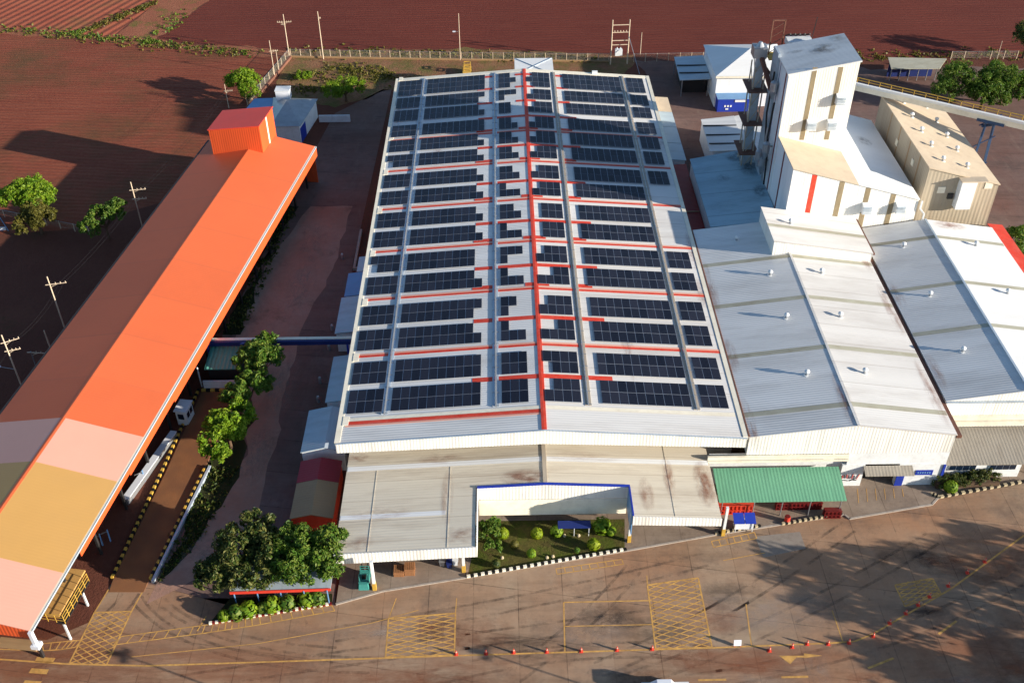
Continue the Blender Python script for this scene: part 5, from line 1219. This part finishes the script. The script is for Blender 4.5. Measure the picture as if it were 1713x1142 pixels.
for i,(px,py,mt) in enumerate(((740,945,'steel'),(752,948,'navy'),(762,944,'wall_plain'))):
    p = at(px,py,.13); t_ = thing('wheeled_bin', ['grey bin left of the two others by the canopy corner','navy bin in the middle by the canopy corner','white bin nearest the canopy corner column'][i],'bin',p)
    b = MB(); b.hexa([(p.x-.25,p.y-.25,.25),(p.x+.25,p.y-.25,.25),(p.x+.25,p.y+.25,.25),(p.x-.25,p.y+.25,.25)],[(p.x-.32,p.y-.34,1.1),(p.x+.32,p.y-.34,1.1),(p.x+.32,p.y+.34,1.1),(p.x-.32,p.y+.34,1.1)]); b.build('body', M[mt], t_)
    MB().slab([(p.x-.36,p.y-.4,1.16),(p.x+.36,p.y-.4,1.16),(p.x+.36,p.y+.38,1.2),(p.x-.36,p.y+.38,1.2)],.05).build('lid', M[mt], t_)
    for dx in (-.25,.25): MB().cyl((p.x+dx-.04,p.y+.25,.26),(p.x+dx+.04,p.y+.25,.26),.13,n=10).build('wheel', M['tyre'], t_)
# pickup at the bottom edge, seen only by its roof edge and long shadow
p = at(1112,1162); vk = thing('pickup_truck', 'white pickup just entering at the bottom edge casting a long shadow', 'pickup', (p.x,p.y,0))
b = MB(); x,y = p.x,p.y
b.box(x-2.5,x+2.6,y-.9,y+.9,.45,1.05); b.hexa([(x-1.6,y-.88,1.05),(x+1.0,y-.88,1.05),(x+1.0,y+.88,1.05),(x-1.6,y+.88,1.05)],[(x-.9,y-.72,1.85),(x+.6,y-.72,1.85),(x+.6,y+.72,1.85),(x-.9,y+.72,1.85)]); b.build('body', M['truck_white'], vk)
b = MB(); b.hexa([(x-1.5,y-.91,1.1),(x+.95,y-.91,1.1),(x+.95,y+.91,1.1),(x-1.5,y+.91,1.1)],[(x-.95,y-.77,1.7),(x+.62,y-.77,1.7),(x+.62,y+.77,1.7),(x-.95,y+.77,1.7)]); b.build('window', M['glass'], vk)
for dx in (-1.6,1.6):
    for dy in (-.85,.85): MB().cyl((x+dx,y+dy-.1,.38),(x+dx,y+dy+.1,.38),.38,n=14).build('wheel', M['tyre'], vk)
# yard lamp posts south of the frame whose shadows reach in
for i,(px,py,L) in enumerate(((800,1088,10),(198,1092,10))):
    s0 = at(px,py); hh = L; b0 = Vector((s0.x+hh/.257*.932, s0.y-hh/.257*.363, 0))
    t_ = thing('yard_lamp_post', ['lamp post south of the yard whose shadow crosses the middle','lamp post south of the yard whose shadow crosses the lower left','lamp post by the gate whose shadow reaches the weighbridge'][i], 'lamp post', b0)
    MB().cyl(b0,b0+Vector((0,0,hh)),.14,.09,n=8).build('post', M['pole'], t_)
    b = MB(); b.box(b0.x-.9,b0.x+.9,b0.y-.25,b0.y+.25,hh-.1,hh+.15); b.box(b0.x-.25,b0.x+.25,b0.y-.9,b0.y+.9,hh-.3,hh-.12); b.build('lamp_head', M['steel'], t_)
# field post and blue-white marker at far left
p = at(14,386); fm = thing('field_gate', 'blue and white gate post frame at the left edge below the far tree', 'gate', p)
b = MB(); b.bar(p,p+Vector((-1.0,.4,3.2)),.12); b.bar(p+Vector((-.9,0,.2)),p+Vector((-2.4,.2,.4)),.3); b.build('frame', M['sky_blue'], fm)
MB().box(p.x-1.9,p.x-.3,p.y-.1,p.y+.1,.2,.75).build('board', M['wall_plain'], fm)

# ------------------------------------------------------------------ wear and stains
R = random.Random(5)
soot((46.6,156.6,31.76),2.6,2.0,tw,-.193,.9); soot((42.3,157.5,30.92),1.6,.6,tw,-.193,.7); soot((49.5,159.4,32.34),1.6,1.4,tw,-.193,.6)
for x,y,rx,ry,a in ((-20,84,4,1.2,.5),(-13,92.6,3,1.0,.5),(-2.5,88.6,3.2,1.4,.95),(-23.5,93.5,1.6,.9,.7),(-10,80,2.6,1.6,.5),(-22,79.5,2,1.2,.5)):
    soot((x,y,zc(x)+.045),rx,ry,fc,-.058 if x<0 else .058,a,'rust_stain')
for x,y,rx,ry,a in ((19.6,88,1.4,4,1),(15.3,89,.8,3.5,.9),(12.2,86,1.0,3,.6),(-11.9,86,.8,5,.7),(5,92,5,1,.4)):
    soot((x,y,zc(x)+.045),rx,ry,fc,-.058 if x<0 else .058,a,'rust_stain')
for k in range(9):
    x = R.choice((-24.4,24.4,-16,12)); y = R.uniform(95,190); soot((x,y,zm(x)+.03),R.uniform(.5,1.2),R.uniform(2,6),wh,-.073 if x<0 else .073,.5,'rust_stain')
for x,y in ((25.9,94),(26,108),(25.9,124),(38.2,97),(50.6,100),(50.7,118),(50.5,131)):
    soot((x,y,pB(x)+.04),.9,R.uniform(3,7),wb,-.129 if x<38.6 else .145,.7,'rust_stain')
for x,y in ((52.6,104),(52.7,121),(72.8,110)): soot((x,y,pC(x)+.04),.8,R.uniform(3,6),wc,-.154 if x<62 else .152,.6,'rust_stain')
soot((66,138.3,pC(66)+.04),3,1.4,wc,.152,.9,'rust_stain'); soot((56.5,157,zg(62.4)*0+19.75-16.5*.277+.03),1.6,1.6,bk,.27,.7,'soot')
n_ = 0
for i in range(46):
    px,py = R.uniform(180,1700),R.uniform(930,1150); p = at(px,py)
    if py < 1012-(px-562)*.118+30: continue
    mt = R.choice(('oil','oil','dust','reddust','reddust')); n_ += 1
    soot((p.x,p.y,.0118+n_*.00001),R.uniform(1.2,6),R.uniform(.8,3),None,0,R.uniform(.4,.9),mt,'ground_stain','structure')
for px,py,rx,ry,mt in ((80,1090,16,4,'reddust'),(300,1120,18,3,'reddust'),(60,1130,14,5,'reddust'),(990,1050,5,3,'dust'),(1020,1035,4,2.5,'oil'),(1290,1020,8,4,'dust'),(1700,1120,16,10,'reddust'),(1680,930,10,5,'reddust'),(700,1130,14,3,'reddust'),(1250,1115,16,3,'reddust')):
    p = at(px,py); n_ += 1; soot((p.x,p.y,.0118+n_*.00001),rx,ry,None,0,.8,mt,'ground_stain','structure')
for px,py,rx,ry in ((505,470,2.5,9),(470,640,3,8),(520,400,3,6),(430,760,2,6),(350,930,4,3)):
    p = at(px,py); n_ += 1; soot((p.x,p.y,.0168+n_*.00001),rx,ry,None,0,.8,'dust','ground_stain','structure')
# bent service pipes on the shaded face of the tower
for i,(y,z0,z1) in enumerate(((152.8,9.5,24),(154.2,9.4,19),(155.6,10,28))):
    b = MB(); pts = [(39.5,y,z0),(39.3,y,z1*.6),(39.0,y+.5,z1*.75),(39.3,y+.9,z1)]
    for p,q in zip(pts[:-1],pts[1:]): b.cyl(p,q,.16,n=8)
    b.build('service_pipe', M['steel' if i%2 else 'dark'], tw)
